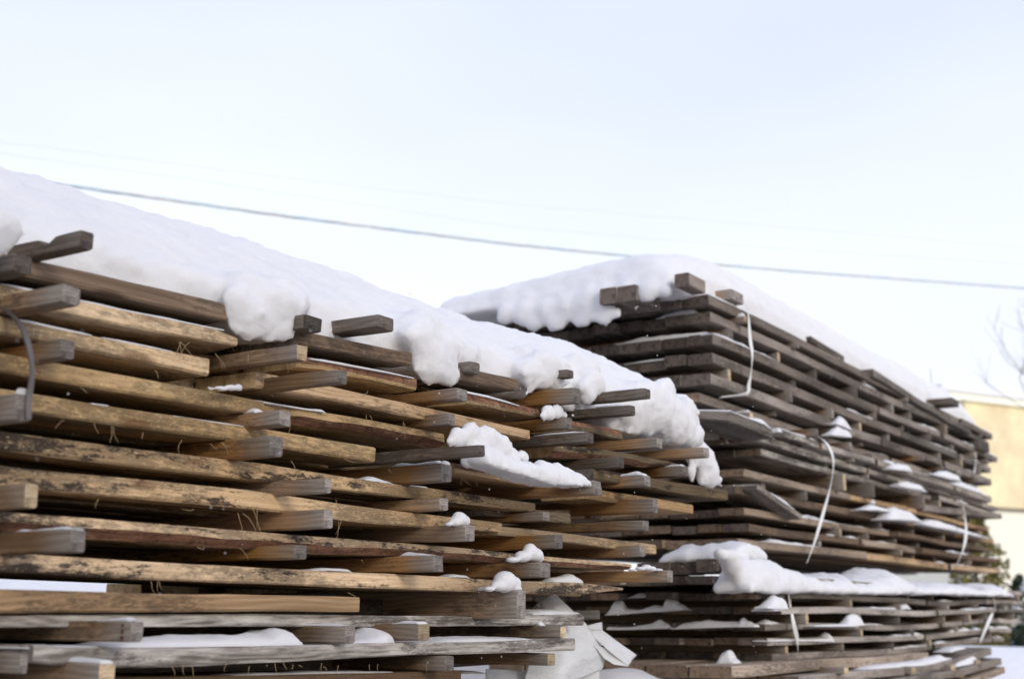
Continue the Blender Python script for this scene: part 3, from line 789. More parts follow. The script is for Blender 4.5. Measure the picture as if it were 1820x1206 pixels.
# straps
def sy(pts, Y): return [onY(x, y, Y - b) for x, y, b in pts]
strap(Cst, sy([(1324, 538, .0), (1330, 556, .03), (1333, 600, .05), (1337, 630, .06), (1335, 660, .045), (1331, 682, .03), (1326, 699, .02), (1280, 706, -.02)], YC), 'strap_white', .017)
strap(Cst, sy([(1440, 768, -.03), (1456, 776, .03), (1472, 792, .06), (1481, 818, .075), (1477, 860, .08), (1462, 915, .07), (1447, 965, .05), (1434, 1000, .03)], YC), 'strap_white', .017)
strap(D, sy([(1399, 1050, -.01), (1404, 1070, .02), (1410, 1105, .03), (1417, 1135, .02), (1418, 1156, 0)], YD), 'strap_white', .017)
strap(Cst, sy([(1708, 886, .02), (1714, 905, .03), (1717, 945, .045), (1712, 975, .04), (1700, 1004, .02)], YC - .07), 'strap_white', .022)
strap(Cst, sy([(1733, 795, .0), (1735, 815, .02), (1731, 842, .0)], YC), 'strap_white', .018)
strap(D, sy([(1765, 1058, 0), (1768, 1078, .02), (1757, 1104, .03), (1742, 1140, 0)], YD), 'strap_white', .02)

# ------------------------------------------------------------------ snow bodies
def height_solid(X0, X1, Y0, Y1, base, top, nx, ny):
    acc = Acc(); T_, Bt = {}, {}
    for i in range(nx + 1):
        for j in range(ny + 1):
            X = X0 + (X1 - X0) * i / nx; Y = Y0 + (Y1 - Y0) * j / ny
            T_[i, j] = len(acc.v); acc.v.append(Vector((X, Y, max(top(X, Y), base(X, Y) + .003))))
            Bt[i, j] = len(acc.v); acc.v.append(Vector((X, Y, base(X, Y))))
    for i in range(nx):
        for j in range(ny):
            acc.f.append((T_[i, j], T_[i + 1, j], T_[i + 1, j + 1], T_[i, j + 1])); acc.f.append((Bt[i, j], Bt[i, j + 1], Bt[i + 1, j + 1], Bt[i + 1, j]))
    for i in range(nx):
        acc.f.append((T_[i, 0], Bt[i, 0], Bt[i + 1, 0], T_[i + 1, 0])); acc.f.append((T_[i, ny], T_[i + 1, ny], Bt[i + 1, ny], Bt[i, ny]))
    for j in range(ny):
        acc.f.append((T_[0, j], T_[0, j + 1], Bt[0, j + 1], Bt[0, j])); acc.f.append((T_[nx, j], Bt[nx, j], Bt[nx, j + 1], T_[nx, j + 1]))
    return acc
def baseA(X, Y): return EYE + .488 + .02 * min(1, max(0, (X - 1) / 1.8)) - (.03 if X > 3.1 else 0)
def topA(X, Y):
    t = min(1, max(0, (Y - 1.605) / .52)); h = .278 * (1 - (1 - t) ** 1.7) + .026
    if X > 2.9: h += .05 * (1 - t) * min(1, (X - 2.9) / .4)
    h -= .018 * max(0, min(1, 1.9 - X))
    h += .02 * nz(X * 1.3, Y * 1.3, 3) + .010 * nz(X * 5, Y * 5, 8) * (1 if t < 1 else .4)
    if t >= 1: h -= .28 * max(0, (Y - 2.3) / .5) ** 2
    if X > 3.5: h *= math.sqrt(max(0.05, 1 - ((X - 3.5) / .26) ** 2))
    return EYE + .518 + .008 + h
bl = []
bl += bpx([(0, 405, 46), (8, 436, 26), (-40, 420, 50), (22, 400, 24)], 1.52, .8)
bl += bpx([(425, 535, 34), (450, 560, 42), (480, 575, 36), (432, 590, 22), (468, 596, 24), (505, 588, 24), (440, 604, 13), (512, 600, 13), (415, 560, 20), (412, 580, 14), (520, 578, 12), (490, 540, 40), (530, 545, 24)], 1.60, .8)
bl += bpx([(740, 600, 34), (755, 632, 32), (768, 660, 30), (795, 668, 24), (762, 682, 13), (802, 682, 14), (742, 655, 16), (780, 640, 30), (800, 640, 22), (815, 665, 14), (812, 682, 10), (752, 676, 14)], 1.61, .8)
bl += bpx([(940, 665, 28), (960, 672, 26), (990, 676, 22), (945, 690, 14), (935, 700, 8), (1010, 680, 12), (965, 650, 30)], 1.61, .8)
bl += bpx([(1040, 690, 20), (1045, 708, 16), (1042, 720, 8), (1062, 690, 20), (1055, 670, 22)], 1.61, .8)
bl += bpx([(1150, 722, 52), (1185, 745, 46), (1213, 762, 34), (1085, 735, 14), (1120, 725, 34), (1160, 735, 40), (1128, 755, 24), (1200, 752, 34), (1230, 774, 22), (1195, 778, 20), (1245, 785, 11), (1150, 770, 16), (1222, 726, 24), (1238, 731, 10), (1115, 770, 8), (1105, 715, 30), (1180, 700, 30), (1240, 765, 14)], 1.62, .8)
bl += bpx([(1225, 790, 24), (1240, 802, 22), (1252, 815, 22), (1245, 822, 18), (1258, 838, 22), (1272, 852, 15), (1248, 856, 12), (1282, 862, 9), (1262, 862, 12), (1235, 812, 14), (1228, 835, 14), (1230, 855, 9)], 1.68, .9)
bl += bpx([(960, 640, 30), (935, 632, 26), (985, 650, 26), (910, 648, 16), (1042, 672, 24), (1040, 655, 24), (1020, 645, 22), (1075, 690, 22), (1000, 660, 24), (745, 575, 34), (770, 600, 34), (800, 615, 26), (715, 580, 22), (455, 530, 36), (490, 520, 34), (520, 540, 28), (420, 505, 30), (560, 545, 18), (830, 628, 20), (870, 640, 16), (590, 560, 14), (640, 570, 14), (1105, 700, 26), (1210, 712, 18)], 1.665, 1.0)
bl += bpx([(470, 548, 44), (440, 520, 40), (500, 556, 34), (530, 535, 30), (770, 640, 34), (785, 622, 34), (745, 590, 36), (965, 655, 34), (985, 662, 26), (930, 655, 22)], 1.63, .9)
sa = blob_mesh('snow_blanket', height_solid(-.75, 3.70, 1.645, 2.85, baseA, topA, 90, 26), bl, .0095, 30, .026, .009)
tag(sa, 'deep snow cover draped in lobes over the top of the nearest stack', 'snow')

ztC = infoC[0][1]
def baseC(X, Y): return ztC - .01
def topC(X, Y):
    t = min(1, max(0, (Y - 1.93) / .45)); s = min(1, max(0, (X - 4.15) / .85))
    t = min(1, max(0, (Y - 1.925) / .15)); s2 = min(1, max(0, (X - 4.13) / .10))
    h = (.10 + .11 * s) * (1 - (1 - t) ** 2) * (1 - (1 - s2) ** 2) + .03
    h += .035 * math.exp(-((X - 4.6) / .3) ** 2 - ((Y - 2.1) / .25) ** 2) - .05 * min(1, max(0, (Y - 2.2) / .7))
    h += .02 * nz(X * 1.1, Y * 1.1, 13) + .006 * nz(X * 4, Y * 4, 3)
    if X > 8.3: h *= math.sqrt(max(.05, 1 - ((X - 8.3) / .55) ** 2))
    return ztC + h
bl = bpx([(1095, 558, 15), (1070, 545, 18), (1040, 540, 26), (1005, 545, 26), (970, 555, 24), (930, 560, 22), (1075, 525, 24), (1110, 520, 20), (1130, 545, 9), (900, 560, 20), (1035, 566, 20), (990, 572, 20), (950, 570, 22), (1150, 520, 20), (1185, 518, 14), (1075, 568, 14)], 4.12, .5, 'X')
bl += bpx([(1012, 560, 16), (970, 562, 18), (1062, 560, 16), (1052, 556, 18), (925, 566, 16)], 4.12, .5, 'X')
sc_ = blob_mesh('snow_blanket', height_solid(4.13, 8.85, 1.945, 3.0, baseC, topC, 90, 22), bl, .015, 5, .02, .004)
tag(sc_, 'snow cover on top of the tall strapped stack', 'snow')

# roll of snow on the ledge of the lower stack
acc = Acc()
def rid(pts, Y, depth, lat=(0, 1, 0), X=None):
    path = []
    for x, y, h in pts:
        p = onX(x, y, X) if X else onY(x, y, Y); path.append((p, h / ppm(p)))
    acc.rings(ridge_geo(path, Vector(lat), depth, 0, rough=.10))
rid([(1162, 1003, 4), (1170, 1002, 26), (1190, 1000, 34), (1225, 998, 32), (1255, 995, 36), (1290, 993, 36), (1310, 992, 30)], 0, .30, (1, 0, 0), 4.13)
rid([(1338, 1051, 20), (1350, 1051, 58), (1372, 1052, 64), (1405, 1052, 54), (1440, 1053, 38), (1490, 1054, 20)], YD - .045, .14)
rid([(1415, 1052, 20), (1430, 1052, 44), (1455, 1053, 34), (1475, 1054, 30), (1510, 1055, 34), (1525, 1055, 40), (1535, 1055, 24), (1560, 1055, 27), (1590, 1055, 34), (1612, 1055, 46), (1626, 1055, 38),
     (1640, 1056, 18), (1665, 1056, 22), (1700, 1056, 24), (1730, 1057, 22), (1748, 1057, 16), (1762, 1058, 14), (1778, 1058, 22), (1795, 1059, 22), (1806, 1060, 8)], YD - .045, .34)
bl = bpx([(1280, 985, 14), (1294, 990, 18), (1300, 1003, 18), (1308, 1018, 17), (1322, 1030, 14), (1318, 1006, 18), (1335, 1014, 19), (1330, 1022, 17), (1345, 1024, 22), (1350, 1036, 14), (1365, 1020, 24)], 1.68, 1.2)
sr = blob_mesh('snow_ledge', acc, bl, .010, 11, .02, .004)
tag(sr, 'thick roll of snow along the ledge below the tall strapped stack', 'snow')
# snow clump in the middle of the near stack
acc = Acc(); rid([(868, 824, 30), (885, 830, 44), (905, 836, 42), (925, 843, 36), (945, 850, 36), (965, 856, 40), (990, 861, 43), (1015, 863, 40), (1035, 864, 31), (1050, 863, 20), (1060, 862, 4)], 1.452, .075)
bl = bpx([(815, 778, 20), (838, 770, 23), (862, 780, 27), (888, 795, 26), (845, 795, 24), (870, 808, 24), (905, 812, 22), (800, 786, 9), (928, 812, 15), (895, 825, 20)], 1.535, .8)
o = blob_mesh('snow_clump', acc, bl, .006, 8, .012, .008); tag(o, 'long lumpy clump of fallen snow lying on a jutting spacer mid stack', 'snow')
bl = bpx([(975, 733, 14), (990, 732, 13), (965, 738, 7), (1002, 738, 8), (1018, 738, 5), (967, 745, 4)], 1.57, .8)
o = blob_mesh('snow_clump', None, bl, .005, 3, .006, .003); tag(o, 'small square lump of snow hanging under a spacer below the snow lobe', 'snow')
bl = bpx([(375, 690, 8, 5), (392, 690, 12, 6), (410, 689, 12, 7), (424, 688, 8, 8)], 1.57, .8)
o = blob_mesh('snow_clump', None, bl, .005, 2, .004, .002); tag(o, 'little snow heap at the root of the long grey spacer', 'snow')

# heaps on spacer ends: each a thing of its own
def heap(key, pts, label, wide=0.0):
    acc = Acc(); dusting_s(acc, key, pts, wide=wide); o = acc.build('snow_heap', ('snow',), sm=60)
    o.modifiers.new('s', 'SUBSURF').render_levels = 2; o.modifiers['s'].levels = 1
    tag(o, label, 'snow', 'little heaps of snow on the spacer ends')
def knob(key, lst, label, tail=None):
    XL, XR, zt, Yt = SP[key]; acc = None
    if tail:
        acc = Acc(); dusting_s(acc, key, tail)
    bl = bpx(lst, Yt + .022, 1.0)
    o = blob_mesh('snow_heap', acc, bl, .004, 4, .006, .002); tag(o, label, 'snow', 'little heaps of snow on the spacer ends')
knob('s21', [(816, 922, 13, 14), (824, 925, 11, 11), (808, 927, 11, 8), (797, 931, 8, 4)], 'round knob of snow on a grey spacer end, uppermost of the three knobs')
knob('s25', [(942, 980, 13, 16), (950, 985, 15, 13), (930, 988, 15, 11), (912, 994, 13, 6), (957, 990, 10, 10)], 'pointed snow cone on a spacer end, between the two round knobs')
knob('b27', [(898, 1033, 20, 19), (910, 1036, 16, 14), (886, 1040, 14, 10), (870, 1046, 10, 5)], 'biggest round snow knob with a thin tail, on the large grey block end', [(800, 0), (820, 3), (850, 6), (870, 8), (880, 8), (925, 4), (928, 0)])
knob('s26', [(1149, 1008, 10, 6), (1158, 1010, 9, 5), (1138, 1010, 10, 4), (1124, 1012, 9, 2.5), (1170, 1012, 9, 3)], 'low snow heap on the orange spacer nearest the far lower stack')
heap('s17', [(690, 0), (700, 7), (730, 4), (765, 8), (790, 6), (796, 0)], 'thin snow slab on a spacer end right of the sharp cut tan plank')
heap('s5', [(3, 8), (25, 12), (44, 9), (52, 2), (54, 0)], 'snow on the grey spacer end beside the hanging grey strap')
heap('s40', [(1085, 0), (1105, 6), (1130, 9), (1142, 5), (1148, 0)], 'snow wedge on the spacer end just right of the long lumpy clump')
heap('s23', [(706, 0), (715, 8), (735, 6), (755, 3), (770, 0)], 'broken snow crust on the split grey spacer end')
heap('b28', [(530, 0), (545, 4), (590, 4), (606, 2), (612, 0)], 'thin snow strip on a grey spacer above the long snow roll')
heap('b29', [(695, 0), (715, 6), (740, 5), (746, 0)], 'thin snow strip on the spacer end with a pale yellow end grain')
heap('b30', [(175, 0), (200, 5), (225, 7), (240, 3), (243, 0)], 'snow strip on the spacer end with red ink marks')
heap('b31', [(95, 3), (130, 9), (160, 9), (185, 6), (193, 0)], 'snow strip on the lowest spacer end at the bottom left')
heap('s42', [(945, 1), (970, 4), (1010, 4), (1036, 2), (1042, 0)], 'thin snow strip on the dark spacer above the lumpy clump')
heap('s7', [(20, 0), (28, 5), (40, 1), (70, 4), (100, 6), (128, 4), (132, 0)], 'thin crumbs of snow on the wide grey spacer at the left edge')
heap('s43', [(1060, 6), (1080, 6), (1100, 3), (1110, 0)], 'snow strip on the shorter of two dark spacers under the right snow lobe')
heap('s51', [(1180, 0), (1195, 4), (1212, 4), (1216, 0)], 'snow strip on the spacer behind the bark stub')
heap('b34', [(930, 0), (940, 8), (955, 8), (962, 0)], 'tiny snow heap beside the white plastic sheeting')
heap('s12', [(418, 2), (430, 9), (437, 7), (440, 0)], 'tiny snow heap behind the blunt spacer end at the left')

# thin snow along plank edges of the near stacks
acc = Acc()
dusting_x(acc, [(5, 504, 2), (30, 509, 4), (60, 516, 5), (90, 522, 3), (110, 526, 1)], YA, .03)
dusting_x(acc, [(140, 532, 2), (180, 541, 4), (220, 550, 3), (260, 558, 3), (300, 566, 4), (350, 576, 2), (400, 586, 2)], YA, .03)
dusting_x(acc, [(25, 566, 3), (60, 573, 5), (100, 582, 5), (150, 592, 3), (165, 595, 1)], YA, .03)
dusting_x(acc, [(185, 599, 1), (220, 606, 3), (260, 614, 3), (308, 624, 1)], YA, .03)
dusting_x(acc, [(555, 637, 3), (590, 643, 5), (640, 652, 4), (690, 661, 3), (738, 671, 1)], YA, .04)
dusting_x(acc, [(832, 697, 5), (870, 705, 5), (900, 713, 4), (925, 720, 1)], YA, .05)
dusting_x(acc, [(445, 709, 1), (470, 714, 3), (520, 722, 2), (550, 727, 2), (575, 730, 4), (580, 732, 1)], YA, .03)
dusting_x(acc, [(310, 738, 1), (360, 746, 2), (410, 753, 2), (450, 759, 1)], YA, .03)
dusting_x(acc, [(165, 716, 1), (185, 719, 2), (195, 720, 1)], YA, .03)
dusting_x(acc, [(650, 851, 2), (672, 855, 9), (692, 857, 4), (700, 859, 1)], YA, .04)
dusting_x(acc, [(715, 861, 1), (735, 863, 3), (760, 866, 3), (765, 868, 0)], YA, .04)
dusting_x(acc, [(425, 871, 1), (440, 873, 5), (455, 874, 4), (460, 875, 0)], YA, .04)
dusting_x(acc, [(975, 1037, 1), (1000, 1037, 12), (1025, 1036, 18), (1037, 1037, 12), (1040, 1038, 0)], YA + .02, .05)
dusting_x(acc, [(800, 1024, 1), (815, 1024, 5), (832, 1025, 4), (838, 1027, 0)], YA + .01, .04)
dusting_x(acc, [(555, 1012, 1), (590, 1012, 4), (622, 1014, 4), (628, 1016, 0)], YA + .01, .04)
dusting_x(acc, [(950, 1091, 4), (980, 1091, 9), (1010, 1090, 7), (1030, 1089, 3), (1034, 1090, 0)], YA + .02, .10)
dusting_x(acc, [(50, 1151, 2), (90, 1150, 5), (130, 1150, 4), (180, 1150, 4)], YA - .045, .12)
dusting_x(acc, [(195, 1150, 3), (260, 1150, 14), (340, 1150, 20), (420, 1149, 21), (490, 1148, 23), (515, 1147, 30), (532, 1147, 29), (541, 1146, 12), (542, 1146, 0)], YA - .045, .12)
dusting_x(acc, [(630, 1144, 7), (660, 1143, 9), (680, 1142, 15), (692, 1142, 26), (702, 1142, 24), (707, 1142, 0)], YA - .045, .12)
dusting_x(acc, [(765, 1141, 1), (820, 1140, 8), (880, 1139, 9), (940, 1137, 5), (960, 1137, 1)], YA - .045, .12)
dusting_x(acc, [(420, 1199, 1), (470, 1198, 3), (520, 1197, 2), (560, 1196, 4), (640, 1195, 3), (700, 1193, 0)], YA - .005, .06)
dusting_x(acc, [(815, 1196, 1), (840, 1196, 5), (862, 1196, 4), (866, 1196, 0)], YA + .1, .1)
o = acc.build('snow_dusting', ('snow',), sm=60); tag(o, 'thin snow lying along the plank edges of the near stack', 'snow', kind='stuff')

# snow on the ledges and spacer tips of the right stacks
rnd = random.Random(3)
acc = Acc()
for par, X0, X1, z, Yt, pr, g in PROT:
    if par is Cst and pr > .035 and rnd.random() < .33:
        # lies on the course's spacer top where the tip stands free
        h = rnd.uniform(.008, .026)
        path = [(Vector((X0, Yt + .003, z)), .0), (Vector((X0, Yt + .015, z)), h), (Vector((X0, Yt + pr * .7, z)), h * .9), (Vector((X0, Yt + pr, z)), h * .5)]
        acc.rings(ridge_geo(path, Vector((1, 0, 0)), X1 - X0, 0))
for par, pts, Y in FR:
    n_ = rnd.choice([0, 1, 1, 2]) if par is Cst else rnd.choice([0, 1, 2])
    for _ in range(n_):
        k = rnd.randrange(len(pts) - 1); L_ = rnd.choice([1, 1, 2, 3]); q = pts[k:k + L_ + 1]
        if len(q) < 2: continue
        h = rnd.uniform(.004, .013); path = []
        for i in range(len(q) - 1):
            for u in (0, .33, .66): path.append((Vector((q[i][0] + (q[i + 1][0] - q[i][0]) * u, Y + .001, q[i][1] + (q[i + 1][1] - q[i][1]) * u)), h * rnd.uniform(.3, 1.3)))
        path[0] = (path[0][0], 0); path.append((Vector((q[-1][0], Y + .001, q[-1][1])), 0))
        acc.rings(ridge_geo(path, Vector((0, 1, 0)), .03, 0, K=7, sub=3))
def dx(pts, Y, depth): dusting_x(acc, pts, Y, depth)
dx([(1266, 593, 3), (1280, 596, 6), (1300, 606, 2)], YC - .005, .05)
dx([(1330, 625, 2), (1400, 658, 3), (1475, 694, 2)], YC - .005, .03)
dx([(1222, 728, 2), (1300, 730, 3), (1330, 742, 4), (1360, 753, 12), (1374, 764, 4), (1378, 768, 0)], YC - .12, .10)
dx([(1345, 861, 1), (1370, 880, 14), (1400, 898, 16), (1414, 908, 10), (1418, 912, 0)], YC - .06, .14)
dx([(1342, 770, 3), (1366, 776, 7), (1378, 779, 0)], YC - .02, .05)
dx([(1488, 752, 1), (1505, 758, 18), (1512, 762, 10), (1516, 764, 0)], YC - .06, .05)
dx([(1480, 772, 3), (1498, 774, 17), (1512, 776, 13), (1516, 776, 0)], YC - .07, .05)
dx([(1430, 795, 1), (1480, 810, 4), (1540, 826, 3), (1560, 832, 0)], YC - .01, .04)
dx([(1585, 832, 2), (1600, 834, 11), (1618, 836, 12), (1624, 838, 0)], YC - .10, .05)
dx([(1600, 862, 3), (1615, 866, 12), (1640, 870, 10), (1650, 874, 0)], YC - .09, .05)
dx([(1660, 842, 2), (1690, 850, 14), (1706, 852, 10), (1710, 855, 0)], YC - .09, .06)
dx([(1690, 858, 1), (1715, 866, 12), (1745, 876, 10), (1760, 884, 0)], YC - .08, .08)
dx([(1580, 922, 1), (1600, 922, 22), (1625, 924, 18), (1640, 926, 3)], YC - .10, .09)
dx([(1640, 930, 2), (1665, 936, 14), (1690, 940, 12), (1740, 952, 5), (1760, 956, 0)], YC - .06, .07)
dx([(1535, 905, 1), (1560, 905, 9), (1580, 908, 6), (1584, 909, 0)], YC - .08, .06)
dx([(1655, 655, 1), (1660, 700, 1)], YC + .3, .01)
# ledges of the lower stack's end face, seen from their ends
def dex(pts, X, depth):
    path = []
    for x, y, h in pts:
        p = onX(x, y, X); path.append((p, h / ppm(p)))
    acc.rings(ridge_geo(path, Vector((1, 0, 0)), depth, .0))
X_C = infoC[2][0]
dex([(1045, 620, 2), (1100, 613, 6), (1140, 608, 11), (1180, 603, 9), (1225, 598, 9), (1250, 595, 7), (1262, 593, 3)], X_C + .01, .06)
dex([(1165, 566, 1), (1185, 563, 9), (1210, 560, 12), (1228, 558, 11), (1238, 557, 2)], infoC[1][0] + .005, .06)
dex([(1110, 647, 1), (1150, 642, 4), (1190, 637, 3), (1200, 636, 1)], infoC[3][0] + .005, .05)
X_D = infoD[1][0]
dex([(1112, 1062, 1), (1135, 1061, 8), (1160, 1059, 2), (1168, 1058, 0)], X_D, .05)
dex([(1075, 1092, 2), (1090, 1091, 24), (1100, 1091, 22), (1108, 1090, 9), (1130, 1088, 5), (1160, 1086, 11), (1175, 1086, 9), (1182, 1085, 24), (1195, 1084, 20), (1205, 1083, 10), (1220, 1083, 0)], X_D - .02, .05)
dex([(1078, 1118, 5), (1110, 1118, 4), (1150, 1117, 9), (1168, 1116, 15), (1180, 1116, 8), (1190, 1115, 0)], X_D, .05)
dex([(1192, 1117, 1), (1215, 1116, 10), (1245, 1115, 14), (1275, 1114, 10), (1310, 1113, 9), (1316, 1113, 16), (1325, 1113, 10), (1340, 1113, 4)], X_D, .05)
dex([(1335, 1085, 3), (1345, 1085, 7), (1365, 1085, 4), (1380, 1084, 1)], X_D, .05)
dex([(1270, 1181, 4), (1280, 1181, 22), (1290, 1181, 25), (1300, 1181, 10), (1308, 1181, 0)], X_D - .1, .07)
dx([(1366, 1080, 3), (1390, 1081, 22), (1400, 1081, 20), (1402, 1081, 0)], YD - .06, .05)
dx([(1405, 1081, 3), (1450, 1080, 2)], YD - .03, .05)
dx([(1364, 1112, 5), (1372, 1112, 11), (1400, 1112, 5), (1450, 1112, 3), (1470, 1112, 5), (1478, 1112, 0)], YD, .05)
dx([(1368, 1139, 2), (1400, 1138, 3), (1440, 1138, 4), (1475, 1139, 7), (1482, 1139, 14), (1486, 1140, 0)], YD - .01, .06)
dx([(1500, 1082, 3), (1600, 1082, 4), (1616, 1081, 10), (1622, 1082, 0)], YD, .05)
dx([(1530, 1120, 4), (1528, 1120, 5)][::-1], YD, .03)
dx([(1450, 1112, 2), (1510, 1112, 4), (1520, 1112, 18), (1532, 1110, 20), (1540, 1110, 0)], YD - .05, .05)
dx([(1440, 1048, 2), (1460, 1046, 22), (1475, 1048, 12), (1500, 1050, 9), (1520, 1052, 2)], YD + .02, .06)
dx([(1520, 1200, 2), (1560, 1188, 6), (1640, 1182, 8), (1680, 1176, 12), (1694, 1170, 2)], 1.57, .08)
dx([(1700, 1184, 2), (1722, 1180, 10), (1738, 1176, 12), (1742, 1176, 0)], 1.54, .08)
dx([(1690, 1158, 2), (1705, 1154, 6), (1715, 1152, 4), (1720, 1152, 0)], 1.58, .08)
o = acc.build('snow_dusting', ('snow',), sm=60); tag(o, 'thin snow lying on the ledges and board ends of the right hand stacks', 'snow', kind='stuff')

# mound of snow on the ground pile between the stacks
bl = [(onY(1120, 1235, 2.0), (.22, .2, .09)), (onY(1180, 1232, 2.0), (.25, .2, .075)), (onY(1240, 1240, 2.0), (.2, .2, .06)), (onY(1090, 1238, 2.0), (.2, .2, .09))]
acc = Acc(); p = onY(1150, 1240, 2.0)
acc.box((p.x - .5, 1.8, -.05), (p.x + .38, 2.6, p.z))
o = blob_mesh('snow_mound', acc, bl, .02, 12, .02, .0); tag(o, 'smooth snow mound in the gap between the near and the far stack', 'snow')

# ------------------------------------------------------------------ white plastic sheeting
def sheet_mat():
    m, t, b = new_mat('sheet')
    tcn = N(t, 'ShaderNodeTexCoord'); a = noise_node(t, tcn.outputs['Object'], 14, 5, .6, (1, 1, 3), .6); c = noise_node(t, tcn.outputs['Object'], 180, 3, .6, (1, 1, .2))
    col = ramp(t, a, [(.3, (.82, .82, .81)), (.7, (.90, .90, .89))])
    t.links.new(col, b.inputs['Base Color']); b.inputs['Roughness'].default_value = .45
    tr = N(t, 'ShaderNodeBsdfTranslucent'); t.links.new(col, tr.inputs[0])
    tp = N(t, 'ShaderNodeBsdfTransparent')
    m1 = N(t, 'ShaderNodeMixShader'); m1.inputs[0].default_value = .35
    m2 = N(t, 'ShaderNodeMixShader'); m2.inputs[0].default_value = .03
    t.links.new(b.outputs[0], m1.inputs[1]); t.links.new(tr.outputs[0], m1.inputs[2])
    t.links.new(m1.outputs[0], m2.inputs[1]); t.links.new(tp.outputs[0], m2.inputs[2])
    t.links.new(m2.outputs[0], t.nodes['Material Output'].inputs[0])
    bumpn(t, b, math_(t, 'ADD', a, math_(t, 'MULTIPLY', c, .3)), .6, .01)
    MATS['sheet'] = m
sheet_mat()
SH = empty('plastic_sheeting', onY(1020, 1160, 1.75), 'crumpled white plastic sheeting hanging out of the low near stack', 'plastic sheet')
def patch(rowsp, name, nu=22, amp=.008):
    """rows of sight lines (x, y, Y) joined into one crumpled film"""
    W = [[onY(x, y, Y) for x, y, Y in r_] for r_ in rowsp]; vs_, fs = [], []; nr = len(W); nv = (nr - 1) * 8
    def row_at(r_, u):
        k = u * (len(r_) - 1); i = min(int(k), len(r_) - 2); return r_[i].lerp(r_[i + 1], k - i)
    for j in range(nv + 1):
        k = j / 8; i = min(int(k), nr - 2); f_ = k - i
        for q in range(nu + 1):
            u = q / nu; p = row_at(W[i], u).lerp(row_at(W[i + 1], u), f_)
            e_ = min(1, 6 * min(u, 1 - u) + .25)
            p = p + Vector((0, 1, 0)) * amp * e_ * (1.6 * nz(p.x * 9 + p.z * 7, p.z * 3, 4) + nz(p.x * 30 - p.z * 18, p.z * 14, 2) * .8 + abs(nz(p.x * 16 + p.z * 22, 1, 2)) * 1.6)
            vs_.append(p - SH.location)
    for j in range(nv):
        for q in range(nu): a = j * (nu + 1) + q; fs.append((a, a + 1, a + nu + 2, a + nu + 1))
    o = link(name, from_py(name, vs_, fs, None, 100), SH, ('sheet',)); q_ = o.modifiers.new('soft', 'SMOOTH'); q_.iterations = 10 if nu > 12 else 1; q_.factor = .5; s = o.modifiers.new('thick', 'SOLIDIFY'); s.thickness = .0006; return o
patch([[(932, 1098, 1.78), (960, 1068, 1.74), (985, 1050, 1.72)], [(930, 1120, 1.72), (975, 1095, 1.68), (1010, 1072, 1.70)], [(935, 1150, 1.70), (1000, 1120, 1.66), (1047, 1108, 1.68)],
       [(940, 1180, 1.70), (1010, 1150, 1.64), (1062, 1130, 1.66)], [(930, 1206, 1.70), (1010, 1180, 1.62), (1082, 1160, 1.66)], [(930, 1240, 1.68), (1000, 1225, 1.62), (1078, 1188, 1.67)]], 'sheet_fold', amp=.008)
patch([[(1040, 1112, 1.69), (1070, 1104, 1.72)], [(1050, 1135, 1.67), (1072, 1124, 1.70)], [(1060, 1158, 1.67), (1074, 1144, 1.69)]], 'sheet_fold', 8, .004)
patch([[(1040, 1118, 1.675), (1070, 1118, 1.675)], [(1085, 1158, 1.64), (1102, 1142, 1.65)], [(1117, 1184, 1.63), (1132, 1163, 1.645)]], 'sheet_fold', 10, .003)
patch([[(1055, 1145, 1.66), (1078, 1150, 1.65)], [(1075, 1170, 1.65), (1100, 1168, 1.64)], [(1092, 1180, 1.64), (1117, 1184, 1.63)]], 'sheet_fold', 8, .003)
patch([[(860, 1185, 1.75), (940, 1188, 1.72), (1030, 1196, 1.68), (1076, 1186, 1.67)], [(860, 1215, 1.75), (940, 1218, 1.7), (1030, 1222, 1.66), (1074, 1215, 1.66)]], 'sheet_fold', 26, .02)

# ------------------------------------------------------------------ overhead cables
def cable_mat(name, c): plain(name, c, .6, var=.1, scale=20)
cable_mat('cable_teal', (0.56, 0.66, 0.70)); cable_mat('cable_beige', (0.70, 0.67, 0.60)); cable_mat('cable_plain', (0.75, 0.79, 0.86))
def cable_path(pts, d0, d1, n):
    """pts: sight points; the cable runs from distance d0 to d1"""
    out = []
    import bisect
    xs = [p[0] for p in pts]; a0 = far(pts[0][0], pts[0][1], d0); a1 = far(pts[-1][0], pts[-1][1], d1)
    for i in range(n + 1):
        u = i / n; g = a0.lerp(a1, u); v = g - C0; v.z = 0
        # horizontal position on the straight run; height from the sight line over it
        X = FW / 2 + F * (v.dot(rt) / (v.dot(fh))) / math.cos(PITCH) * 1.0
        for _ in range(3):
            k = min(max(bisect.bisect(xs, X) - 1, 0), len(xs) - 2); f_ = (X - xs[k]) / (xs[k + 1] - xs[k]); y = pts[k][1] + (pts[k + 1][1] - pts[k][1]) * f_
            d = ray(X, y); s = math.hypot(v.x, v.y) / math.hypot(d.x, d.y)
            X = FW / 2 + (v.dot(rt) / v.dot(fh)) * (d.dot(fh))
        out.append(Vector((g.x, g.y, C0.z + d.z * s)))
    return out
CB = empty('overhead_cable', (8, 6, 6), 'twisted teal and beige overhead cable crossing the sky', 'cable')
pts = cable_path([(-900, 170), (-300, 265), (100, 327), (300, 355), (500, 383), (900, 433), (1240, 467), (1400, 481), (1820, 512), (2300, 540)], 7.5, 26, 500)
for ph, mt in ((0, 'cable_teal'), (2.1, 'cable_beige'), (4.2, 'cable_teal')):
    acc = Acc(); P = []; ln = 0
    for i, p in enumerate(pts):
        if i: ln += (p - pts[i - 1]).length
        a = ph + ln * 2 * math.pi / .8
        P.append(p + Vector((math.cos(a) * .6, math.cos(a) * .3, math.sin(a))) * .006)
    acc.tube(P, .0065, 6); acc.build('cable_strand', (mt,), CB, sm=60)
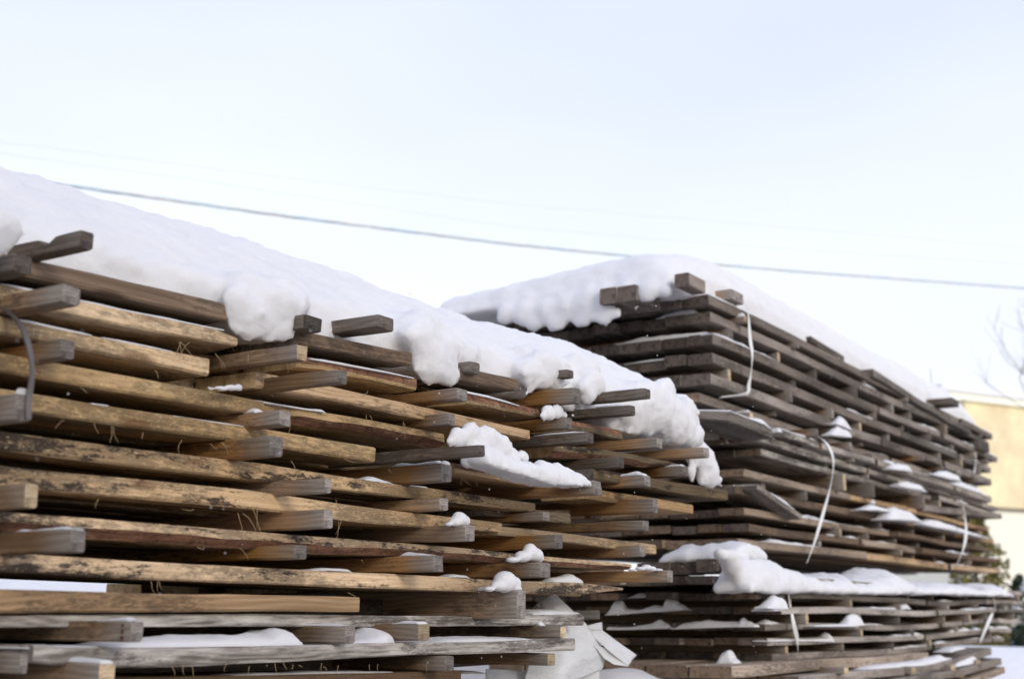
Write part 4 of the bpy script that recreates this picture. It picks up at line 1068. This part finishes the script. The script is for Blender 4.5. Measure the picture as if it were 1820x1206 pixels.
for (pp, d0, d1, lab) in (([(-600, 190), (0, 252), (500, 315), (900, 362), (1820, 440), (2300, 470)], 10, 34, 'upper of two faint thin overhead wires'), ([(-600, 215), (0, 272), (450, 335), (900, 402), (1240, 432), (1820, 470), (2300, 495)], 9, 32, 'lower of two faint thin overhead wires')):
    acc = Acc(); acc.tube(cable_path(pp, d0, d1, 60), .0018, 5); tag(acc.build('overhead_wire', ('cable_plain',), sm=60), lab, 'cable')

# ------------------------------------------------------------------ far right: sunlit building, trees, bush, car, snow bank
plain('facade_yellow', (1.0, 0.80, 0.50), .8, var=.16, scale=1.1, bump=.1); plain('facade_cream', (1.0, 0.96, 0.80), .8, var=.03, scale=.5)  # sun glow put into the wall colours; yellow's mottling stands in for branch shadows
plain('trim_dark', (.20, .16, .12), .7); plain('glass', (.12, .15, .19), .15); plain('roof', (.3, .28, .27), .8)
base = far(1741, 1085, 42); dirw = Vector((math.cos(R(-27)), math.sin(R(-27)), 0))    # wall runs to the right, slightly towards us
nrm = Vector((dirw.y, -dirw.x, 0));
if nrm.dot(C0 - base) < 0: nrm = -nrm
Mb = Matrix(((dirw.x, -nrm.x, 0, base.x), (dirw.y, -nrm.y, 0, base.y), (0, 0, 1, 0), (0, 0, 0, 1)))   # local x along wall, y inwards
H = 1.6 + (1085 - 737) / F * 42.0
mid = 1.6 + (1085 - 914) / F * 41.5
BD = empty('building', (base.x, base.y, 0), 'yellow building with a cream ground floor standing in sunlight at the right edge', 'building')
def bb(name, lo, hi, mat, parent=BD):
    acc = Acc(); acc.box(lo, hi); return acc.build(name, (mat,), parent, sm=0, M_=Mb)
bb('upper_wall', (0, 0, mid), (18, 9, H), 'facade_yellow'); bb('lower_wall', (-.03, -.03, 0), (18.03, 9.03, mid - .05), 'facade_cream')
bb('cornice', (-.05, -.12, mid - .05), (18.05, 9.05, mid + .03), 'trim_dark'); bb('eave', (-.1, -.12, H), (18.1, 9.1, H + .05), 'facade_cream')
acc = Acc(); acc.rings([[(-.1, -.12, H + .05), (-.1, 9.1, H + .05), (-.1, 4.5, H + .12)], [(18.1, -.12, H + .05), (18.1, 9.1, H + .05), (18.1, 4.5, H + .12)]]); acc.build('roof', ('snow',), BD, sm=0, M_=Mb)
for zz in (mid + 1.2, .9):
    for k in range(5):
        x = 3.4 + k * 3
        acc = Acc(); acc.box((x - .6, -.06, zz), (x + .6, .02, zz + 1.4)); f_ = acc.build('window', ('facade_cream',), BD, sm=0, M_=Mb)
        acc = Acc(); acc.box((x - .5, -.075, zz + .1), (x - .03, -.062, zz + 1.3)); acc.box((x + .03, -.075, zz + .1), (x + .5, -.062, zz + 1.3))
        p_ = acc.build('pane', ('glass',), BD, sm=0, M_=Mb); p_.parent = f_; p_.location = (0, 0, 0)
        bb('sill', (x - .7, -.12, zz - .08), (x + .7, -.065, zz - .005), 'facade_cream')
# annex that shows as the pale strip left of the yellow wall
b2_ = far(1700, 1085, 50); AN = empty('building', (b2_.x, b2_.y, 0), 'pale cream building half hidden behind the tall stack', 'building')
Mb2 = Mb.copy(); Mb2[0][3] = b2_.x; Mb2[1][3] = b2_.y
H2 = 1.6 + (1085 - 716) / F * 50
for name, lo, hi, mat in (('wall', (0, 0, 0), (8, 6, H2), 'facade_cream'), ('roof', (-.2, -.2, H2), (8.2, 6.2, H2 + .2), 'snow'), ('plinth', (-.04, -.04, 0), (8.04, 6.04, .4), 'trim_dark')):
    acc = Acc(); acc.box(lo, hi); acc.build(name, (mat,), AN, sm=0, M_=Mb2)
acc = Acc(); acc.box((1, -.05, 2.2), (2.1, .01, 3.6)); acc.build('window', ('glass',), AN, sm=0, M_=Mb2)

plain('bark_tree', (.17, .14, .115), .9, var=.3, scale=20)
def bare_tree(px, dist, hgt, seed, label):
    rnd = random.Random(seed); b = far(px, 1085, dist); b.z = 0
    t = empty('bare_tree', b, label, 'tree')
    tr = Acc(); br = Acc()
    def grow(acc, p, d, ln, r_, lvl):
        pts = [p]; q = p
        for k in range(4):
            d = (d + Vector((rnd.uniform(-.22, .22), rnd.uniform(-.22, .22), rnd.uniform(-.05, .16)))).normalized(); q = q + d * ln / 4; pts.append(q)
        acc.tube(pts, [r_ * (1 - .12 * k) for k in range(5)], 7 if lvl == 0 else 4)
        if lvl < 5:
            for k in range(4 if lvl == 0 else (3 if lvl < 4 else 4)):
                pp = pts[rnd.choice([2, 3, 4, 4])]; a = rnd.uniform(0, 6.28)
                dd = (d * .9 + Vector((math.cos(a), math.sin(a), rnd.uniform(-.1, .4))) * .75).normalized()
                grow(br, pp, dd, ln * rnd.uniform(.55, .78), r_ * .5, lvl + 1)
    grow(tr, b.copy(), Vector((0, 0, 1)), hgt * .36, .085, 0)
    tr.build('trunk', ('bark_tree',), t, sm=60, fix=False); o = br.build('crown', ('bark_tree',), t, sm=0, fix=False); return t
bare_tree(1890, 17, 7.6, 4, 'bare tree whose thin twigs reach in at the upper right edge')
plain('leaf_olive', (.15, .125, .02), .8, var=.35, scale=9); plain('leaf_dark', (.035, .055, .028), .8, var=.4, scale=9)
def shrub(px, py_top, dist, rad, mat, label, n=2600, seed=1, snow=False, name='evergreen_shrub', low=0.05):
    rnd = random.Random(seed); b = far(px, 1085, dist); b.z = 0; top = 1.6 + (1085 - py_top) / F * dist
    t = empty(name, b, label, 'shrub'); acc = Acc(); acc.tube([b, b + Vector((.02, .01, top * .5)), b + Vector((0, .02, top * .9))], [.05, .035, .01], 6); acc.build('stem', ('bark_tree',), t, sm=60)
    acc = Acc()
    for i in range(n):
        h = rnd.uniform(.03, 1); a = rnd.uniform(0, 6.283)
        rr = rad * (math.sin(min(1, h * 1.15) * math.pi * .5 + .45) ** .8 if h < .8 else (1 - h) / .2 * .8 + .1) * rnd.uniform(.45, 1) * (1 + .25 * nz(a * 1.2, h * 5, seed))
        c = b + Vector((math.cos(a) * rr, math.sin(a) * rr, low + h * (top - low)))
        s = rnd.uniform(.03, .07); u = Vector((rnd.uniform(-1, 1), rnd.uniform(-1, 1), rnd.uniform(-1, 1))).normalized(); v = u.cross(Vector((rnd.uniform(-1, 1), rnd.uniform(-1, 1), .3))).normalized()
        k = len(acc.v); acc.v += [c - u * s, c + v * s * .45, c + u * s, c - v * s * .45]; acc.f.append((k, k + 1, k + 2, k + 3))
    acc.build('foliage', (mat,), t, sm=0, fix=False)
    if snow:
        acc = Acc()
        for i in range(26):
            a = rnd.uniform(0, 6.283); h = rnd.uniform(.45, 1); rr = rad * rnd.uniform(.2, 1)
            c = b + Vector((math.cos(a) * rr, math.sin(a) * rr, h * top)); d = Vector((math.cos(a), math.sin(a), -.3)) * .18
            acc.tube([c - d * .5, c, c + d * .5], [.02, .075, .02], 7)
        acc.build('snow', ('snow',), t, sm=60)
shrub(1740, 912, 17.5, .36, 'leaf_olive', 'olive green evergreen column just behind the far end of the tall stack', 3000, 3)
shrub(1816, 1028, 18.5, .22, 'leaf_dark', 'dark snow laden bush at the right edge', 1200, 5, True, low=.6)
# snow bank
bc = far(1800, 1085, 14.5)
def bank_top(X, Y):
    p = Vector((X, Y, 0)) - Vector((bc.x, bc.y, 0)); u = p.dot(rt) / 4.0; v = p.dot(fh) / 2.2
    h = 1.32 * max(0, 1 - u ** 4) * max(0, 1 - v ** 2) ** .6
    return h + .05 * nz(X * 1.2, Y * 1.2, 4)
acc = height_solid(bc.x - 4.5, bc.x + 4.5, bc.y - 4.5, bc.y + 4.5, lambda X, Y: -.3, lambda X, Y: bank_top(X, Y) - .08, 50, 50)
o = acc.build('snow_bank', ('snow',), sm=60); tag(o, 'ploughed snow bank beyond the end of the right hand stacks', 'snow')
# snow pile behind the near stack, seen through the open course
bp = far(90, 1085, 7.5)
acc = height_solid(bp.x - 3, bp.x + 3, bp.y - 2, bp.y + 2, lambda X, Y: -.3, lambda X, Y: 1.86 * max(0, 1 - ((X - bp.x) / 3) ** 4) * max(0, 1 - ((Y - bp.y) / 2) ** 2) ** .7 + .06 * nz(X * 1.4, Y * 1.4, 9) - .1, 36, 30)
o = acc.build('snow_pile', ('snow',), sm=60); tag(o, 'shovelled snow pile glimpsed through the open gap low in the near stack', 'snow')
# parked car, only its upper part shows over the bank
plain('car_blue', (.045, .075, .16), .35, var=.05); plain('tyre', (.02, .02, .02), .9); plain('lamp', (.6, .6, .55), .2)
cc = far(1772, 1085, 21); CR = empty('parked_car', (cc.x, cc.y, 0), 'dark blue parked car behind the snow bank', 'car')
xa = (rt * .93 + fh * .36).normalized(); ya = Vector((-xa.y, xa.x, 0))
Mc = Matrix(((xa.x, ya.x, 0, cc.x - xa.x * 1.5), (xa.y, ya.y, 0, cc.y - xa.y * 1.5), (0, 0, 1, 0), (0, 0, 0, 1)))
def carsec(x, zt, wd, zb=.3): return [(x, -wd, zb), (x, -wd, zt * .6 + zb * .4), (x, -wd * .9, zt), (x, wd * .9, zt), (x, wd, zt * .6 + zb * .4), (x, wd, zb)]
acc = Acc(); acc.rings([carsec(-2.1, .75, .72), carsec(-2.0, .88, .82), carsec(-1.0, .98, .86), carsec(0, 1.0, .87), carsec(1.3, 1.0, .86), carsec(2.0, .95, .82), carsec(2.15, .7, .74)]); acc.build('body', ('car_blue',), CR, sm=35, M_=Mc)
acc = Acc(); acc.rings([[(x, -w_, z0), (x, -w_ * .85, z1), (x, w_ * .85, z1), (x, w_, z0)] for x, w_, z0, z1 in ((-1.05, .78, .96, .99), (-.35, .76, .97, 1.44), (.9, .76, .97, 1.46), (1.75, .76, .96, 1.02))]); acc.build('cabin', ('glass',), CR, sm=30, M_=Mc)
acc = Acc(); acc.box((-.4, -.64, 1.44), (1.0, .64, 1.49)); acc.build('roof', ('car_blue',), CR, sm=0, M_=Mc)
for x in (-1.35, 1.35):
    for y in (-.78, .78):
        acc = Acc(); acc.rings([[(x + .33 * math.cos(a * math.pi / 8), y + s, .33 + .33 * math.sin(a * math.pi / 8)) for a in range(16)] for s in (-.1, .1)]); acc.build('wheel', ('tyre',), CR, sm=40, M_=Mc)
for y in (-.6, .6):
    acc = Acc(); acc.box((-2.13, y - .15, .62), (-2.02, y + .15, .74)); acc.build('headlight', ('lamp',), CR, sm=0, M_=Mc)

# ------------------------------------------------------------------ falling snowflakes
acc = Acc(); rnd = random.Random(8)
for i in range(170):
    x = rnd.uniform(760, 1790) if i < 140 else rnd.uniform(10, 760); y = rnd.uniform(520, 1190); Y = rnd.uniform(1.1, 1.42)
    p = onY(x, y, Y); r_ = rnd.uniform(.0007, .0017)
    k = len(acc.v); acc.v += [p + Vector(v) * r_ for v in ((1, 0, 0), (-1, 0, 0), (0, 1, 0), (0, -1, 0), (0, 0, 1), (0, 0, -1))]
    acc.f += [(k + a, k + b, k + c) for a, b, c in ((0, 2, 4), (2, 1, 4), (1, 3, 4), (3, 0, 4), (2, 0, 5), (1, 2, 5), (3, 1, 5), (0, 3, 5))]
o = acc.build('snowflakes', ('snow',), sm=0, fix=False); tag(o, 'tiny snowflakes drifting in front of the stacks', 'snow', kind='stuff')
